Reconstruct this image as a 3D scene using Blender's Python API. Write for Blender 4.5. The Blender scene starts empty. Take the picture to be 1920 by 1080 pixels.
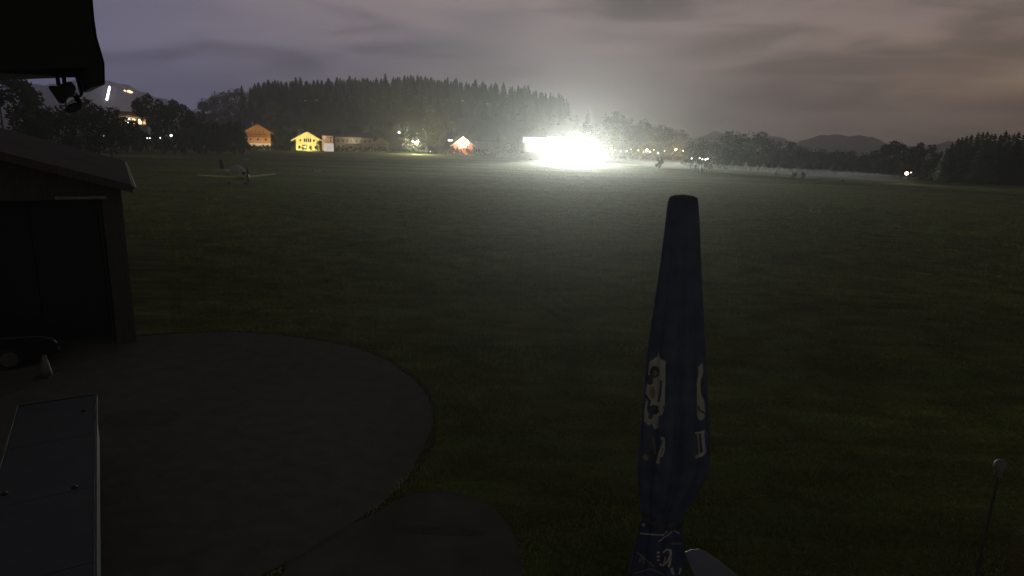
import bpy, bmesh, math, random
import numpy as np
from mathutils import Vector, Matrix
from mathutils.bvhtree import BVHTree
rnd = random.Random(7)
nrg = np.random.default_rng(11)
S = bpy.context.scene
C = S.collection

# ------------------------------------------------------------------ camera
F = 1200.0; CAMZ = 7.0; HORIZON = 268.0; ROLL = 0.0314
PIT = math.atan((540 - HORIZON) / F)
fw = Vector((0, math.cos(PIT), -math.sin(PIT))); U0 = Vector((0, math.sin(PIT), math.cos(PIT))); X0 = Vector((1, 0, 0))
RT = math.cos(ROLL) * X0 + math.sin(ROLL) * U0
UP = math.cos(ROLL) * U0 - math.sin(ROLL) * X0
CAM = Vector((0, 0, CAMZ))
cd = bpy.data.cameras.new('camera'); cam = bpy.data.objects.new('camera', cd); C.objects.link(cam)
cd.sensor_width = 36; cd.lens = 36 * F / 1920; cd.clip_start = .05; cd.clip_end = 30000
m = Matrix((RT, UP, -fw)).transposed().to_4x4(); m.translation = CAM
cam.matrix_world = m; S.camera = cam

def ray(px, py): return fw + RT * ((px - 960) / F) - UP * ((py - 540) / F)
def G(px, py, z=0.0):
    d = ray(px, py); return CAM + d * ((z - CAMZ) / d.z)
def AT(px, py, ydist):
    d = ray(px, py); return CAM + d * (ydist / d.y)
def hor(px): return HORIZON + ROLL * (px - 960)

# ------------------------------------------------------------------ sky, faint sun, exposure
W = bpy.data.worlds.new('World'); S.world = W; W.use_nodes = True
nt = W.node_tree; nt.nodes.clear()
def N(t, **k):
    n = nt.nodes.new(t)
    for a, b in k.items(): setattr(n, a, b)
    return n
def L(a, b): nt.links.new(a, b)
def setin(n, i, v):
    if hasattr(v, 'is_linked') or isinstance(v, bpy.types.NodeSocket): L(v, n.inputs[i])
    else: n.inputs[i].default_value = v
def mth(op, a, b=0.0, clamp=False):
    n = N('ShaderNodeMath', operation=op, use_clamp=clamp); setin(n, 0, a); setin(n, 1, b); return n.outputs[0]
def vscale(col, s):
    n = N('ShaderNodeVectorMath', operation='SCALE'); setin(n, 0, col); setin(n, 3, s); return n.outputs[0]
def vadd(a, b):
    n = N('ShaderNodeVectorMath', operation='ADD'); setin(n, 0, a); setin(n, 1, b); return n.outputs[0]
tc = N('ShaderNodeTexCoord'); sep = N('ShaderNodeSeparateXYZ'); L(tc.outputs['Generated'], sep.inputs[0])
dx, dy, dz = sep.outputs
az = mth('ARCTAN2', dx, dy)                       # radians, 0 = ahead
el = mth('ARCSINE', dz)
def lobe(a0, e0, wa, we):                          # soft glow of a town behind the clouds
    a = mth('DIVIDE', mth('SUBTRACT', az, math.radians(a0)), math.radians(wa))
    e = mth('DIVIDE', mth('SUBTRACT', el, math.radians(e0)), math.radians(we))
    q = mth('ADD', mth('MULTIPLY', a, a), mth('MULTIPLY', e, e))
    return mth('DIVIDE', 1.0, mth('ADD', 1.0, q))
mp = N('ShaderNodeMapping'); mp.inputs['Scale'].default_value = (2.2, 2.2, 11); mp.inputs['Rotation'].default_value = (.0, .07, .4)
L(tc.outputs['Generated'], mp.inputs[0])
def noise(scale, det, rough, dist=0.0):
    n = N('ShaderNodeTexNoise'); L(mp.outputs[0], n.inputs['Vector'])
    n.inputs['Scale'].default_value = scale; n.inputs['Detail'].default_value = det
    n.inputs['Roughness'].default_value = rough; n.inputs['Distortion'].default_value = dist
    return n.outputs[0]
def mrange(v, a, b, c, d):
    n = N('ShaderNodeMapRange', interpolation_type='SMOOTHSTEP'); setin(n, 0, v)
    for i, x in enumerate((a, b, c, d)): n.inputs[i + 1].default_value = x
    return n.outputs[0]
big = mrange(noise(1.1, 3, .5, .4), .36, .64, 0, 1)
streak = mrange(noise(1.9, 5, .5, .45), .45, .69, 1.08, .56)
upn = mrange(el, 0.0, .20, 0.0, 1.0)
base = vadd(vscale((.052, .050, .053), 1.0), vscale((.112, .082, .066), mth('MULTIPLY', lobe(-2, 15, 34, 11), mth('ADD', .35, mth('MULTIPLY', big, .8)))))
base = vadd(base, vscale((.085, .098, .270), lobe(-40, 1.0, 17, 6)))
base = vadd(base, vscale((.040, .044, .062), lobe(-22, 0, 18, 5)))
base = vadd(base, vscale((.230, .130, .030), lobe(46, 4.2, 13, 2.0)))
base = vadd(base, vscale((.085, .055, .036), lobe(34, 7, 24, 6)))
base = vscale(base, streak)
base = vscale(base, mth('MULTIPLY', 1.72, mth('ADD', .52, mth('DIVIDE', .48, mth('ADD', 1.0, mth('POWER', mth('ABSOLUTE', mth('DIVIDE', el, .42)), 2.0))))))
sk = N('ShaderNodeTexSky', sky_type='NISHITA'); sk.sun_disc = False
sk.sun_elevation = math.radians(-4); sk.sun_rotation = math.radians(200)
total = vadd(base, vscale(sk.outputs[0], .004))
bg = N('ShaderNodeBackground'); L(total, bg.inputs[0]); bg.inputs[1].default_value = 1.0
out = N('ShaderNodeOutputWorld'); L(bg.outputs[0], out.inputs[0])

sd = bpy.data.lights.new('sun', 'SUN'); sd.energy = .006; sd.angle = math.radians(25); sd.color = (1, .93, .85)
so = bpy.data.objects.new('sun', sd); C.objects.link(so)
so.rotation_euler = (math.radians(50), 0, math.radians(25))
S.view_settings.view_transform = 'Standard'; S.view_settings.look = 'None'
S.view_settings.exposure = 0; S.view_settings.gamma = 1; S.view_settings.use_curve_mapping = False
S.render.engine = 'CYCLES'
S.cycles.use_denoising = True
S.cycles.max_bounces = 5; S.cycles.diffuse_bounces = 2; S.cycles.volume_bounces = 0
S.cycles.transparent_max_bounces = 16; S.cycles.sample_clamp_indirect = 2.0

# ------------------------------------------------------------------ materials
MATS = {}
def mat(name, col, rough=.7, metal=0.0, var=.25, scale=6.0, bump=0.0, emit=None, es=0.0, translucent=0.0, objvar=0.0, spec=.3, stretch=None):
    M = bpy.data.materials.new(name); M.use_nodes = True
    t = M.node_tree; b = t.nodes['Principled BSDF']
    b.inputs['Roughness'].default_value = rough; b.inputs['Metallic'].default_value = metal
    b.inputs['Specular IOR Level'].default_value = spec
    co = t.nodes.new('ShaderNodeTexCoord'); no = t.nodes.new('ShaderNodeTexNoise')
    src = co.outputs['Object']
    if stretch:
        mpp = t.nodes.new('ShaderNodeMapping'); mpp.inputs['Scale'].default_value = stretch
        t.links.new(src, mpp.inputs[0]); src = mpp.outputs[0]
    t.links.new(src, no.inputs['Vector']); no.inputs['Scale'].default_value = scale; no.inputs['Detail'].default_value = 5
    mr = t.nodes.new('ShaderNodeMapRange'); t.links.new(no.outputs[0], mr.inputs[0])
    mr.inputs[1].default_value = .25; mr.inputs[2].default_value = .75
    mr.inputs[3].default_value = 1 - var; mr.inputs[4].default_value = 1 + var
    fac = mr.outputs[0]
    if objvar:
        oi = t.nodes.new('ShaderNodeObjectInfo'); m2 = t.nodes.new('ShaderNodeMapRange')
        t.links.new(oi.outputs['Random'], m2.inputs[0]); m2.inputs[3].default_value = 1 - objvar; m2.inputs[4].default_value = 1 + objvar
        mm = t.nodes.new('ShaderNodeMath'); mm.operation = 'MULTIPLY'; t.links.new(fac, mm.inputs[0]); t.links.new(m2.outputs[0], mm.inputs[1]); fac = mm.outputs[0]
    vm = t.nodes.new('ShaderNodeVectorMath'); vm.operation = 'SCALE'; vm.inputs[0].default_value = col[:3]
    t.links.new(fac, vm.inputs[3]); t.links.new(vm.outputs[0], b.inputs['Base Color'])
    if bump:
        bp = t.nodes.new('ShaderNodeBump'); bp.inputs['Strength'].default_value = bump; bp.inputs['Distance'].default_value = .02
        t.links.new(no.outputs[0], bp.inputs['Height']); t.links.new(bp.outputs[0], b.inputs['Normal'])
    if emit:
        b.inputs['Emission Color'].default_value = (*emit, 1); b.inputs['Emission Strength'].default_value = es
    if translucent:
        tr = t.nodes.new('ShaderNodeBsdfTranslucent'); t.links.new(vm.outputs[0], tr.inputs[0])
        mx = t.nodes.new('ShaderNodeMixShader'); mx.inputs[0].default_value = translucent
        t.links.new(b.outputs[0], mx.inputs[1]); t.links.new(tr.outputs[0], mx.inputs[2])
        t.links.new(mx.outputs[0], t.nodes['Material Output'].inputs[0])
    MATS[name] = M; return M
mat('leaf', (.044, .052, .021), .8, var=.4, scale=2, translucent=.3, objvar=.35)
mat('leaf_pale', (.12, .13, .045), .8, var=.35, scale=2, translucent=.3, objvar=.25)
mat('leaf_autumn', (.22, .12, .03), .8, var=.35, scale=2, translucent=.3, objvar=.2)
mat('needle', (.034, .046, .024), .85, var=.4, scale=3, translucent=.15, objvar=.55)
mat('bark', (.14, .115, .085), .9, var=.35, scale=4, objvar=.2)
mat('paving', (.066, .060, .048), .9, var=.22, scale=2.2, bump=.35)
mat('joint_soil', (.022, .022, .016), .95, var=.3, scale=8)
mat('damp', (.050, .047, .040), .95, var=.3, scale=3)
mat('track', (.075, .088, .04), .9, var=.3, scale=.6)
mat('ditch', (.035, .042, .02), .95, var=.4, scale=.7)
mat('hill_soil', (.045, .05, .028), .95, var=.4, scale=.05)
mat('pale_rock', (.34, .34, .40), .95, var=.15, scale=.004)  # rock paled towards the sky tone, standing in for thicker haze
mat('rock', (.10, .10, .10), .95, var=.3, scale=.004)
mat('roof_sheet', (.105, .088, .085), .6, var=.18, scale=1.2, stretch=(1, .2, 1))
mat('wood_dark', (.060, .045, .032), .8, var=.3, scale=3, stretch=(8, 8, .5))
mat('wood_pier', (.058, .050, .036), .8, var=.3, scale=3, stretch=(8, 8, .5))
mat('shaded_wood', (.014, .012, .010), .9, var=.3, scale=3)  # near-black wood: shade painted into side walls and eave edges facing the floodlights
mat('wood_pale', (.20, .19, .17), .8)
mat('worn_paving', (.062, .057, .046), .9, var=.35, scale=1.2, bump=.3)
mat('black', (.008, .008, .009), .6, var=.2)
mat('black_metal', (.02, .02, .021), .45, metal=.4, var=.2)
mat('galv', (.42, .43, .42), .45, metal=.6, var=.2, scale=5)
mat('trim_grey', (.045, .047, .047), .6, var=.3, scale=3)
mat('cap_grey', (.11, .105, .10), .6)
mat('pole_grey', (.03, .03, .029), .6)
mat('pale_trim', (.5, .5, .46), .6, var=.15)
mat('trailer_roof', (.038, .040, .046), .55, var=.18, scale=2.5)
mat('trailer_side', (.05, .05, .05), .5, var=.15)
mat('rubber', (.012, .012, .012), .8)
mat('car_paint', (.012, .014, .020), .18, metal=.3, var=.1, spec=.6)
mat('glass_dark', (.01, .012, .014), .05, var=.05, spec=.7)
mat('chrome', (.7, .7, .72), .12, metal=1.0, var=.05)
mat('lens', (.75, .77, .8), .08, metal=.85, var=.05)
mat('cone_body', (.11, .095, .08), .6, var=.15)
mat('cone_base', (.03, .028, .027), .8)
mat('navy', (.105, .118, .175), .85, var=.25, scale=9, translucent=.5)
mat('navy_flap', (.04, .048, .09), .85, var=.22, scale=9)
mat('print_pale', (.34, .31, .27), .85, var=.2, scale=14)
mat('print_tan', (.19, .15, .10), .85, var=.2, scale=14)
mat('print_dark', (.05, .055, .075), .85, var=.2, scale=14)
mat('strap', (.05, .05, .055), .8)
mat('table_grey', (.085, .09, .105), .55, var=.12)
mat('deck', (.12, .115, .11), .8, var=.2)
mat('render_wall', (.45, .44, .42), .9, var=.1, scale=2)
mat('white_wall', (.78, .78, .76), .85, var=.06, scale=1)
mat('orange_wall', (.62, .31, .15), .85, var=.1, scale=1)
mat('orange_wood', (.50, .25, .10), .8, var=.2, scale=2)
mat('yellow_wall', (.78, .70, .30), .85, var=.06, scale=1)
mat('salmon_wall', (.66, .40, .28), .85, var=.08, scale=1)
mat('dim_wall', (.42, .37, .28), .9, var=.15, scale=.7)
mat('red_wall', (.50, .14, .06), .8, var=.15, scale=1)
mat('roof_dark', (.055, .042, .038), .85, var=.25, scale=1.5)
mat('roof_red', (.20, .085, .05), .85, var=.25, scale=1.5)
mat('roof_tan', (.50, .42, .16), .85, var=.2, scale=1.5)
mat('greenhouse', (.7, .74, .70), .4, var=.1, scale=1)
mat('concrete', (.45, .44, .40), .9, var=.15, scale=2)
mat('plane_yellow', (.46, .46, .16), .5, var=.12)
mat('plane_cover', (.30, .30, .24), .9, var=.2, scale=4)
mat('plane_dark', (.02, .022, .028), .5)
mat('marker', (.24, .24, .22), .7)
def glow(name, col, s): return mat(name, (.6, .6, .6), .5, var=.0, emit=col, es=s)
glow('flood_glow', (1, 1, .97), 60); glow('white_glow', (1, .97, .92), 6); glow('warm_glow', (1, .62, .28), 5)
glow('violet_glow', (.86, .80, 1), 5); glow('yellow_glow', (1, .92, .45), 10); glow('pink_glow', (1, .72, .60), 8)
glow('window_glow', (1, .80, .45), 1.2); glow('board_glow', (1, .86, .78), .55); glow('ember_glow', (1, .5, .2), 1.2)
glow('run_white', (.93, .88, 1), 30); glow('run_orange', (1, .55, .25), 16); glow('small_white', (.95, 1, .95), 4)

# ------------------------------------------------------------------ mesh builder
class MB:
    def __init__(s): s.v = []; s.f = []
    def add(s, vs, fs):
        o = len(s.v); s.v += [tuple(x) for x in vs]; s.f += [tuple(i + o for i in f) for f in fs]; return s
    def box(s, x0, x1, y0, y1, z0, z1):
        return s.add([(x0,y0,z0),(x1,y0,z0),(x1,y1,z0),(x0,y1,z0),(x0,y0,z1),(x1,y0,z1),(x1,y1,z1),(x0,y1,z1)],
                     [(0,3,2,1),(4,5,6,7),(0,1,5,4),(1,2,6,5),(2,3,7,6),(3,0,4,7)])
    def prism(s, poly, y0, y1):                       # poly in xz, extruded along y
        n = len(poly); vs = [(x, y0, z) for x, z in poly] + [(x, y1, z) for x, z in poly]
        fs = [tuple(range(n)), tuple(range(2*n-1, n-1, -1))] + [(i, i+n, (i+1) % n + n, (i+1) % n) for i in range(n)]
        return s.add(vs, fs)
    def slab(s, pts, th):                             # thick sheet through 3-D points, thickness downwards
        n = len(pts); vs = [tuple(p) for p in pts] + [(p[0], p[1], p[2] - th) for p in pts]
        return s.add(vs, [tuple(range(n)), tuple(range(2*n-1, n-1, -1))] + [(i, i+n, (i+1) % n + n, (i+1) % n) for i in range(n)])
    def skew(s, poly, y0, dx, dy):                    # poly in xz at y0, swept by (dx, dy)
        n = len(poly); vs = [(x, y0, z) for x, z in poly] + [(x + dx, y0 + dy, z) for x, z in poly]
        return s.add(vs, [tuple(range(n)), tuple(range(2*n-1, n-1, -1))] + [(i, i+n, (i+1) % n + n, (i+1) % n) for i in range(n)])
    def tube(s, pts, r, n=8, r2=None):
        pts = [Vector(p) for p in pts]; k = len(pts); vs = []
        rs = r if isinstance(r, (list, tuple)) else [r + ((r2 if r2 is not None else r) - r) * i / max(1, k - 1) for i in range(k)]
        for i, p in enumerate(pts):
            t = (pts[min(i+1, k-1)] - pts[max(i-1, 0)]).normalized()
            a = t.orthogonal().normalized() if i == 0 else (a - t * a.dot(t)).normalized()
            b = t.cross(a)
            vs += [p + (a * math.cos(2*math.pi*j/n) + b * math.sin(2*math.pi*j/n)) * rs[i] for j in range(n)]
        fs = [(i*n+j, i*n+(j+1) % n, (i+1)*n+(j+1) % n, (i+1)*n+j) for i in range(k-1) for j in range(n)]
        fs += [tuple(range(n-1, -1, -1)), tuple(range((k-1)*n, k*n))]
        return s.add(vs, fs)
    def lathe(s, prof, n=16, c=(0,0,0), axis='z'):     # prof: (r, h)
        vs = []
        for r, h in prof:
            for j in range(n):
                a = 2*math.pi*j/n; p = (r*math.cos(a), r*math.sin(a), h)
                if axis == 'y': p = (p[0], p[2], p[1])
                if axis == 'x': p = (p[2], p[0], p[1])
                vs.append((p[0]+c[0], p[1]+c[1], p[2]+c[2]))
        k = len(prof)
        fs = [(i*n+j, i*n+(j+1) % n, (i+1)*n+(j+1) % n, (i+1)*n+j) for i in range(k-1) for j in range(n)]
        fs += [tuple(range(n-1, -1, -1)), tuple(range((k-1)*n, k*n))]
        return s.add(vs, fs)
    def loft(s, rings):
        n = len(rings[0]); k = len(rings); vs = [p for r in rings for p in r]
        fs = [(i*n+j, i*n+(j+1) % n, (i+1)*n+(j+1) % n, (i+1)*n+j) for i in range(k-1) for j in range(n)]
        fs += [tuple(range(n-1, -1, -1)), tuple(range((k-1)*n, k*n))]
        return s.add(vs, fs)
    def build(s, name, m, parent=None, smooth=False, bevel=0, loc=None, rotz=0, kind=None):
        me = bpy.data.meshes.new(name); me.from_pydata(s.v, [], s.f)
        bm = bmesh.new(); bm.from_mesh(me)
        bmesh.ops.recalc_face_normals(bm, faces=bm.faces); bm.to_mesh(me); bm.free()
        me.materials.append(MATS[m] if isinstance(m, str) else m)
        if smooth:
            me.polygons.foreach_set('use_smooth', [True] * len(me.polygons))
        o = bpy.data.objects.new(name, me); C.objects.link(o)
        if parent: o.parent = parent
        if loc: o.location = loc
        if rotz: o.rotation_euler.z = rotz
        if bevel:
            b = o.modifiers.new('b', 'BEVEL'); b.width = bevel; b.segments = 2; b.limit_method = 'ANGLE'
        if kind: o['kind'] = kind
        return o
def quick(name, V, Fc, m, parent=None, kind=None):      # numpy mesh: V (n,3), Fc (m,k)
    me = bpy.data.meshes.new(name); k = Fc.shape[1]
    me.vertices.add(len(V)); me.vertices.foreach_set('co', V.astype(np.float32).ravel())
    me.loops.add(Fc.size); me.loops.foreach_set('vertex_index', Fc.astype(np.int32).ravel())
    me.polygons.add(len(Fc)); me.polygons.foreach_set('loop_start', np.arange(0, Fc.size, k, dtype=np.int32))
    me.polygons.foreach_set('loop_total', np.full(len(Fc), k, np.int32))
    me.update(calc_edges=True); me.materials.append(MATS[m])
    o = bpy.data.objects.new(name, me); C.objects.link(o)
    if parent: o.parent = parent
    if kind: o['kind'] = kind
    return o
def thing(name, label, cat, loc=(0,0,0), rotz=0.0, group=None):
    o = bpy.data.objects.new(name, None); C.objects.link(o); o.empty_display_size = .2
    o.location = loc; o.rotation_euler = (0, 0, rotz); o['label'] = label; o['category'] = cat
    if group: o['group'] = group
    return o
def tag(o, label, cat, group=None):
    o['label'] = label; o['category'] = cat
    if group: o['group'] = group
    return o
def face_cam(p): return math.atan2(-p[0], p[1])          # rotz so local -y looks at the camera
def lamp_light(parent, loc, power, col, kind='POINT', aim=None, cone=150, radius=.15):
    d = bpy.data.lights.new('lamp_light', kind); d.energy = power; d.color = col; d.shadow_soft_size = radius
    if kind == 'SPOT': d.spot_size = math.radians(cone); d.spot_blend = 1.0
    o = bpy.data.objects.new('lamp_light', d); C.objects.link(o); o.parent = parent; o.location = loc
    if aim is not None:
        o.rotation_euler = Vector(aim).to_track_quat('-Z', 'Y').to_euler()
    return o

# ------------------------------------------------------------------ ground
def ground_material():
    M = bpy.data.materials.new('meadow'); M.use_nodes = True; t = M.node_tree; b = t.nodes['Principled BSDF']
    b.inputs['Roughness'].default_value = .95; b.inputs['Specular IOR Level'].default_value = .1
    co = t.nodes.new('ShaderNodeTexCoord')
    def ns(scale, det, st=(1,1,1), rot=0.0):
        mp = t.nodes.new('ShaderNodeMapping'); mp.inputs['Scale'].default_value = st; mp.inputs['Rotation'].default_value = (0,0,rot)
        t.links.new(co.outputs['Object'], mp.inputs[0]); n = t.nodes.new('ShaderNodeTexNoise')
        n.inputs['Scale'].default_value = scale; n.inputs['Detail'].default_value = det; t.links.new(mp.outputs[0], n.inputs['Vector']); return n.outputs[0]
    a = ns(.05, 5, (.35, 1, 1), .25); c = ns(.7, 6, (.45, 1, 1), .15); e = ns(9, 4)
    def mr(v, lo, hi, x, y):
        n = t.nodes.new('ShaderNodeMapRange'); t.links.new(v, n.inputs[0])
        for i, q in enumerate((lo, hi, x, y)): n.inputs[i+1].default_value = q
        return n.outputs[0]
    def mul(x, y):
        n = t.nodes.new('ShaderNodeMath'); n.operation = 'MULTIPLY'; t.links.new(x, n.inputs[0]); t.links.new(y, n.inputs[1]); return n.outputs[0]
    f = mul(mul(mr(a, .3, .7, .65, 1.35), mr(c, .3, .7, .6, 1.4)), mr(e, .3, .7, .7, 1.3))
    mx = t.nodes.new('ShaderNodeMix'); mx.data_type = 'RGBA'; t.links.new(mr(c, .35, .65, 0, 1), mx.inputs[0])
    mx.inputs[6].default_value = (.108, .102, .032, 1); mx.inputs[7].default_value = (.088, .110, .030, 1)
    st = ns(1.5, 5, (.22, 1, 1), .12); sw = ns(.11, 3, (.15, 1, 1), .2)
    f = mul(f, mr(st, .46, .70, .88, 1.45)); f = mul(f, mr(sw, .38, .62, .72, 1.3))
    vm = t.nodes.new('ShaderNodeVectorMath'); vm.operation = 'SCALE'; t.links.new(mx.outputs[2], vm.inputs[0]); t.links.new(f, vm.inputs[3])
    t.links.new(vm.outputs[0], b.inputs['Base Color'])
    bp = t.nodes.new('ShaderNodeBump'); bp.inputs['Strength'].default_value = .8; bp.inputs['Distance'].default_value = .08
    ad = t.nodes.new('ShaderNodeMath'); t.links.new(c, ad.inputs[0]); t.links.new(e, ad.inputs[1])
    t.links.new(ad.outputs[0], bp.inputs['Height']); t.links.new(bp.outputs[0], b.inputs['Normal'])
    MATS['meadow'] = M
ground_material()
R_ = 3800
MB().add([(-R_,-800,0),(R_,-800,0),(R_,3600,0),(-R_,3600,0)], [(0,1,2,3)]).build('ground', 'meadow', kind='structure')

def sheet_ring(name, cx, cy, r0, r1, z, m, jit=0.0, n=160, a0=0, a1=2*math.pi):
    vs = []; fs = []; rg = random.Random(3)
    for i in range(n):
        a = a0 + (a1 - a0) * i / n; j = rg.uniform(-jit, jit); k = rg.uniform(-jit, jit)
        vs += [(cx + (r0+k)*math.cos(a), cy + (r0+k)*math.sin(a), z), (cx + (r1+j)*math.cos(a), cy + (r1+j)*math.sin(a), z)]
    for i in range(n):
        q = (i + 1) % n; fs.append((2*i, 2*i+1, 2*q+1, 2*q))
    return MB().add(vs, fs).build(name, m, kind='structure')
PADX, PADY, PADR = -9.71, 14.32, 7.83
sheet_ring('paved_pad_border', PADX, PADY, PADR - .05, PADR + .16, .004, 'joint_soil', .035, 220)
n = 260; jr = [PADR + rnd.uniform(-.06, .03) + .05*math.sin(i*.21) for i in range(n)]; vs = [(PADX + jr[i]*math.cos(2*math.pi*i/n), PADY + jr[i]*math.sin(2*math.pi*i/n), .012) for i in range(n)]
MB().add(vs, [tuple(range(n))]).build('round_paved_pad', 'paving', kind='structure')
# smaller paved patch with a damp strip
P2 = [(600,1010),(700,965),(770,925),(850,922),(920,945),(955,985),(975,1030),(985,1078),(900,1130),(700,1150),(520,1120),(540,1045)]
pts = [G(x, y) for x, y in P2]
MB().add([(p.x, p.y, .008) for p in pts], [tuple(range(len(pts)))]).build('paved_patch', 'worn_paving', kind='structure')
pp = [G(x, y) for x, y in [(745,992),(800,986),(870,992),(930,1000),(880,1006),(790,1002)]]
MB().add([(p.x, p.y, .0125) for p in pp], [tuple(range(len(pp)))]).build('damp_strip', 'damp', kind='structure')
pp = [G(x, y) for x, y in [(185,785),(240,770),(320,768),(345,780),(300,797),(220,800)]]
MB().add([(p.x, p.y, .0165) for p in pp], [tuple(range(len(pp)))]).build('damp_patch', 'damp', kind='structure')
ap = [G(x, y) for x, y in [(232,640),(222,654),(100,700),(-200,830),(-200,640)]]
MB().add([(p.x, p.y, .016) for p in ap], [tuple(range(len(ap)))]).build('hangar_apron', 'paving', kind='structure')
# track and ditch crossing the meadow
def strip(name, pl, w, z, m):
    P = [G(x, y) for x, y in pl]; vs = []
    for i, p in enumerate(P):
        t = (P[min(i+1, len(P)-1)] - P[max(i-1, 0)]).normalized(); q = Vector((-t.y, t.x, 0)) * (w / 2)
        vs += [(p.x - q.x, p.y - q.y, z), (p.x + q.x, p.y + q.y, z)]
    MB().add(vs, [(2*i, 2*i+1, 2*i+3, 2*i+2) for i in range(len(P)-1)]).build(name, m, kind='structure')
strip('field_track', [(900,292),(1000,297),(1100,303),(1200,310),(1350,321),(1500,333),(1700,353),(1960,384)], 4.5, .006, 'track')
strip('field_ditch', [(1100,299),(1200,306),(1350,316),(1500,327),(1700,345),(1960,373)], 3.5, .010, 'ditch')

strip('wheel_track', [(430,372),(520,385),(600,408),(690,440),(800,480),(960,545),(1080,610)], .5, .005, 'ditch')
strip('wheel_track', [(250,382),(420,378),(560,377),(760,362),(960,340),(1150,322)], .9, .0055, 'track')
strip('wheel_track', [(1300,362),(1450,374),(1600,392),(1760,412),(1940,438)], .9, .005, 'ditch')
# ------------------------------------------------------------------ wooded hill terrain
CREST = [(-300,262),(200,256),(330,250),(380,240),(420,226),(460,212),(490,200),(560,194),(640,192),(720,188),(780,187),(850,194),(920,201),(980,209),(1040,222),(1090,240),(1130,250),(1160,258),(1260,264),(1300,275),(1400,284)]
def crest_h(px, D=620):
    y = np.interp(px, [c[0] for c in CREST], [c[1] for c in CREST])
    return max(0.0, CAMZ + (hor(px) - y) * D / F)
def px_of(x, y): return 960 + F * (x / y) * math.cos(PIT)
def hill_z(x, y):
    r = y; px = 960 + F * x / y
    h = crest_h(px)
    s = min(1, max(0, (r - 455) / 165)); s = s*s*(3-2*s)
    e = min(1, max(0, (r - 760) / 240)); e = 1 - e*e*(3-2*e)
    return h * s * e
nx, ny = 110, 36
vs = []; fs = []
for j in range(ny):
    y = 440 + 600 * j / (ny - 1)
    for i in range(nx):
        px = -420 + 2000 * i / (nx - 1); x = (px - 960) / F * y
        vs.append((x, y, hill_z(x, y) - .25))
for j in range(ny - 1):
    for i in range(nx - 1):
        fs.append((j*nx+i, j*nx+i+1, (j+1)*nx+i+1, (j+1)*nx+i))
MB().add(vs, fs).build('wooded_hill', 'hill_soil', smooth=True, kind='structure')

# far mountains: a ridge with spurs
def ridge(name, prof, D, depth, seed, m='rock'):
    rg = random.Random(seed); xs = np.arange(prof[0][0], prof[-1][0] + 1, 8); top = []; vs = []; fs = []
    k = 9
    for px in xs:
        y = np.interp(px, [p[0] for p in prof], [p[1] for p in prof]) + rg.uniform(-.7, .7) + 1.6*math.sin(px*.07 + seed) + 1.1*math.sin(px*.19)
        hh = max(2, CAMZ + (hor(px) - y) * D / F)
        for q in range(k):
            s = q / (k - 1); d = D - depth + 2 * depth * s
            f = math.sin(math.pi * s) ** 1.1; sp = 1 + .10 * math.sin(px * .09 + q * 1.3) * math.sin(math.pi * 2 * s)
            vs.append(((px - 960) / F * d, d, hh * f * sp - 2))
    for i in range(len(xs) - 1):
        for q in range(k - 1):
            fs.append((i*k+q, (i+1)*k+q, (i+1)*k+q+1, i*k+q+1))
    return MB().add(vs, fs).build(name, m, smooth=False, kind='structure')
ridge('mountain_ridge', [(1150,275),(1240,268),(1280,260),(1300,252),(1322,246),(1340,252),(1360,262),(1395,255),(1430,256),(1465,266),(1500,257),(1540,253),(1590,254),(1615,262),(1650,272),(1700,276),(1740,264),(1780,262),(1830,268),(1960,272),(2300,260)], 2700, 300, 5)
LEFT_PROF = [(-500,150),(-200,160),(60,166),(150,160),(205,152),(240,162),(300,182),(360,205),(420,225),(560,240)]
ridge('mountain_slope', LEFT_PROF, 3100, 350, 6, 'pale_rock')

# ------------------------------------------------------------------ trees
def leaf_cloud(centers, n, size, spread, rg):
    V = np.zeros((n * 4, 3)); c = centers[rg.integers(0, len(centers), n)]
    d = rg.normal(size=(n, 3)); d /= np.linalg.norm(d, axis=1)[:, None]
    p = c[:, :3] + d * (c[:, 3:4] * rg.uniform(.35, 1.0, (n, 1)) ** .5) * spread
    a = rg.normal(size=(n, 3)); a /= np.linalg.norm(a, axis=1)[:, None]
    b = np.cross(a, rg.normal(size=(n, 3))); b /= np.linalg.norm(b, axis=1)[:, None]
    s = rg.uniform(.6, 1.3, (n, 1)) * size
    V[0::4] = p - a*s - b*s*.6; V[1::4] = p + a*s - b*s*.6; V[2::4] = p + a*s*.7 + b*s*.6; V[3::4] = p - a*s*.7 + b*s*.6
    return V, np.arange(n * 4).reshape(n, 4)
def tree_proto(name, seed, wide, low, leafm, n=1500, size=.022, top=1.0):
    rg = np.random.default_rng(seed); k = 26; cs = []
    for i in range(k):
        u = rg.uniform(); z = low + (1 - low) * (.08 + .84 * u)
        rr = wide * math.sin(math.pi * min(1, .18 + .72 * u)) ** .7 * math.sqrt(rg.uniform(.15, 1)); a = rg.uniform(0, 6.283)
        cs.append((rr*math.cos(a), rr*math.sin(a), z*top, .085 + .075 * rg.uniform()))
    cs = np.array(cs)
    t = thing(name, '', '')
    tr = MB().tube([(0,0,-.01),(.006,.0,low*.6),(.0,.01,low+.2),(0,0,.8)], [.022,.017,.012,.004], 7)
    for c in cs[:9]:
        z0 = max(low*.6, c[2] - .18); tr.tube([(0,0,z0), (c[0]*.55, c[1]*.55, (z0+c[2])/2+.02), tuple(c[:3])], [.009,.006,.003], 5)
    tr.build('trunk', 'bark', t)
    V, Fc = leaf_cloud(cs, n, size, 1.0, rg); quick('crown', V, Fc, leafm, t)
    return t
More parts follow.
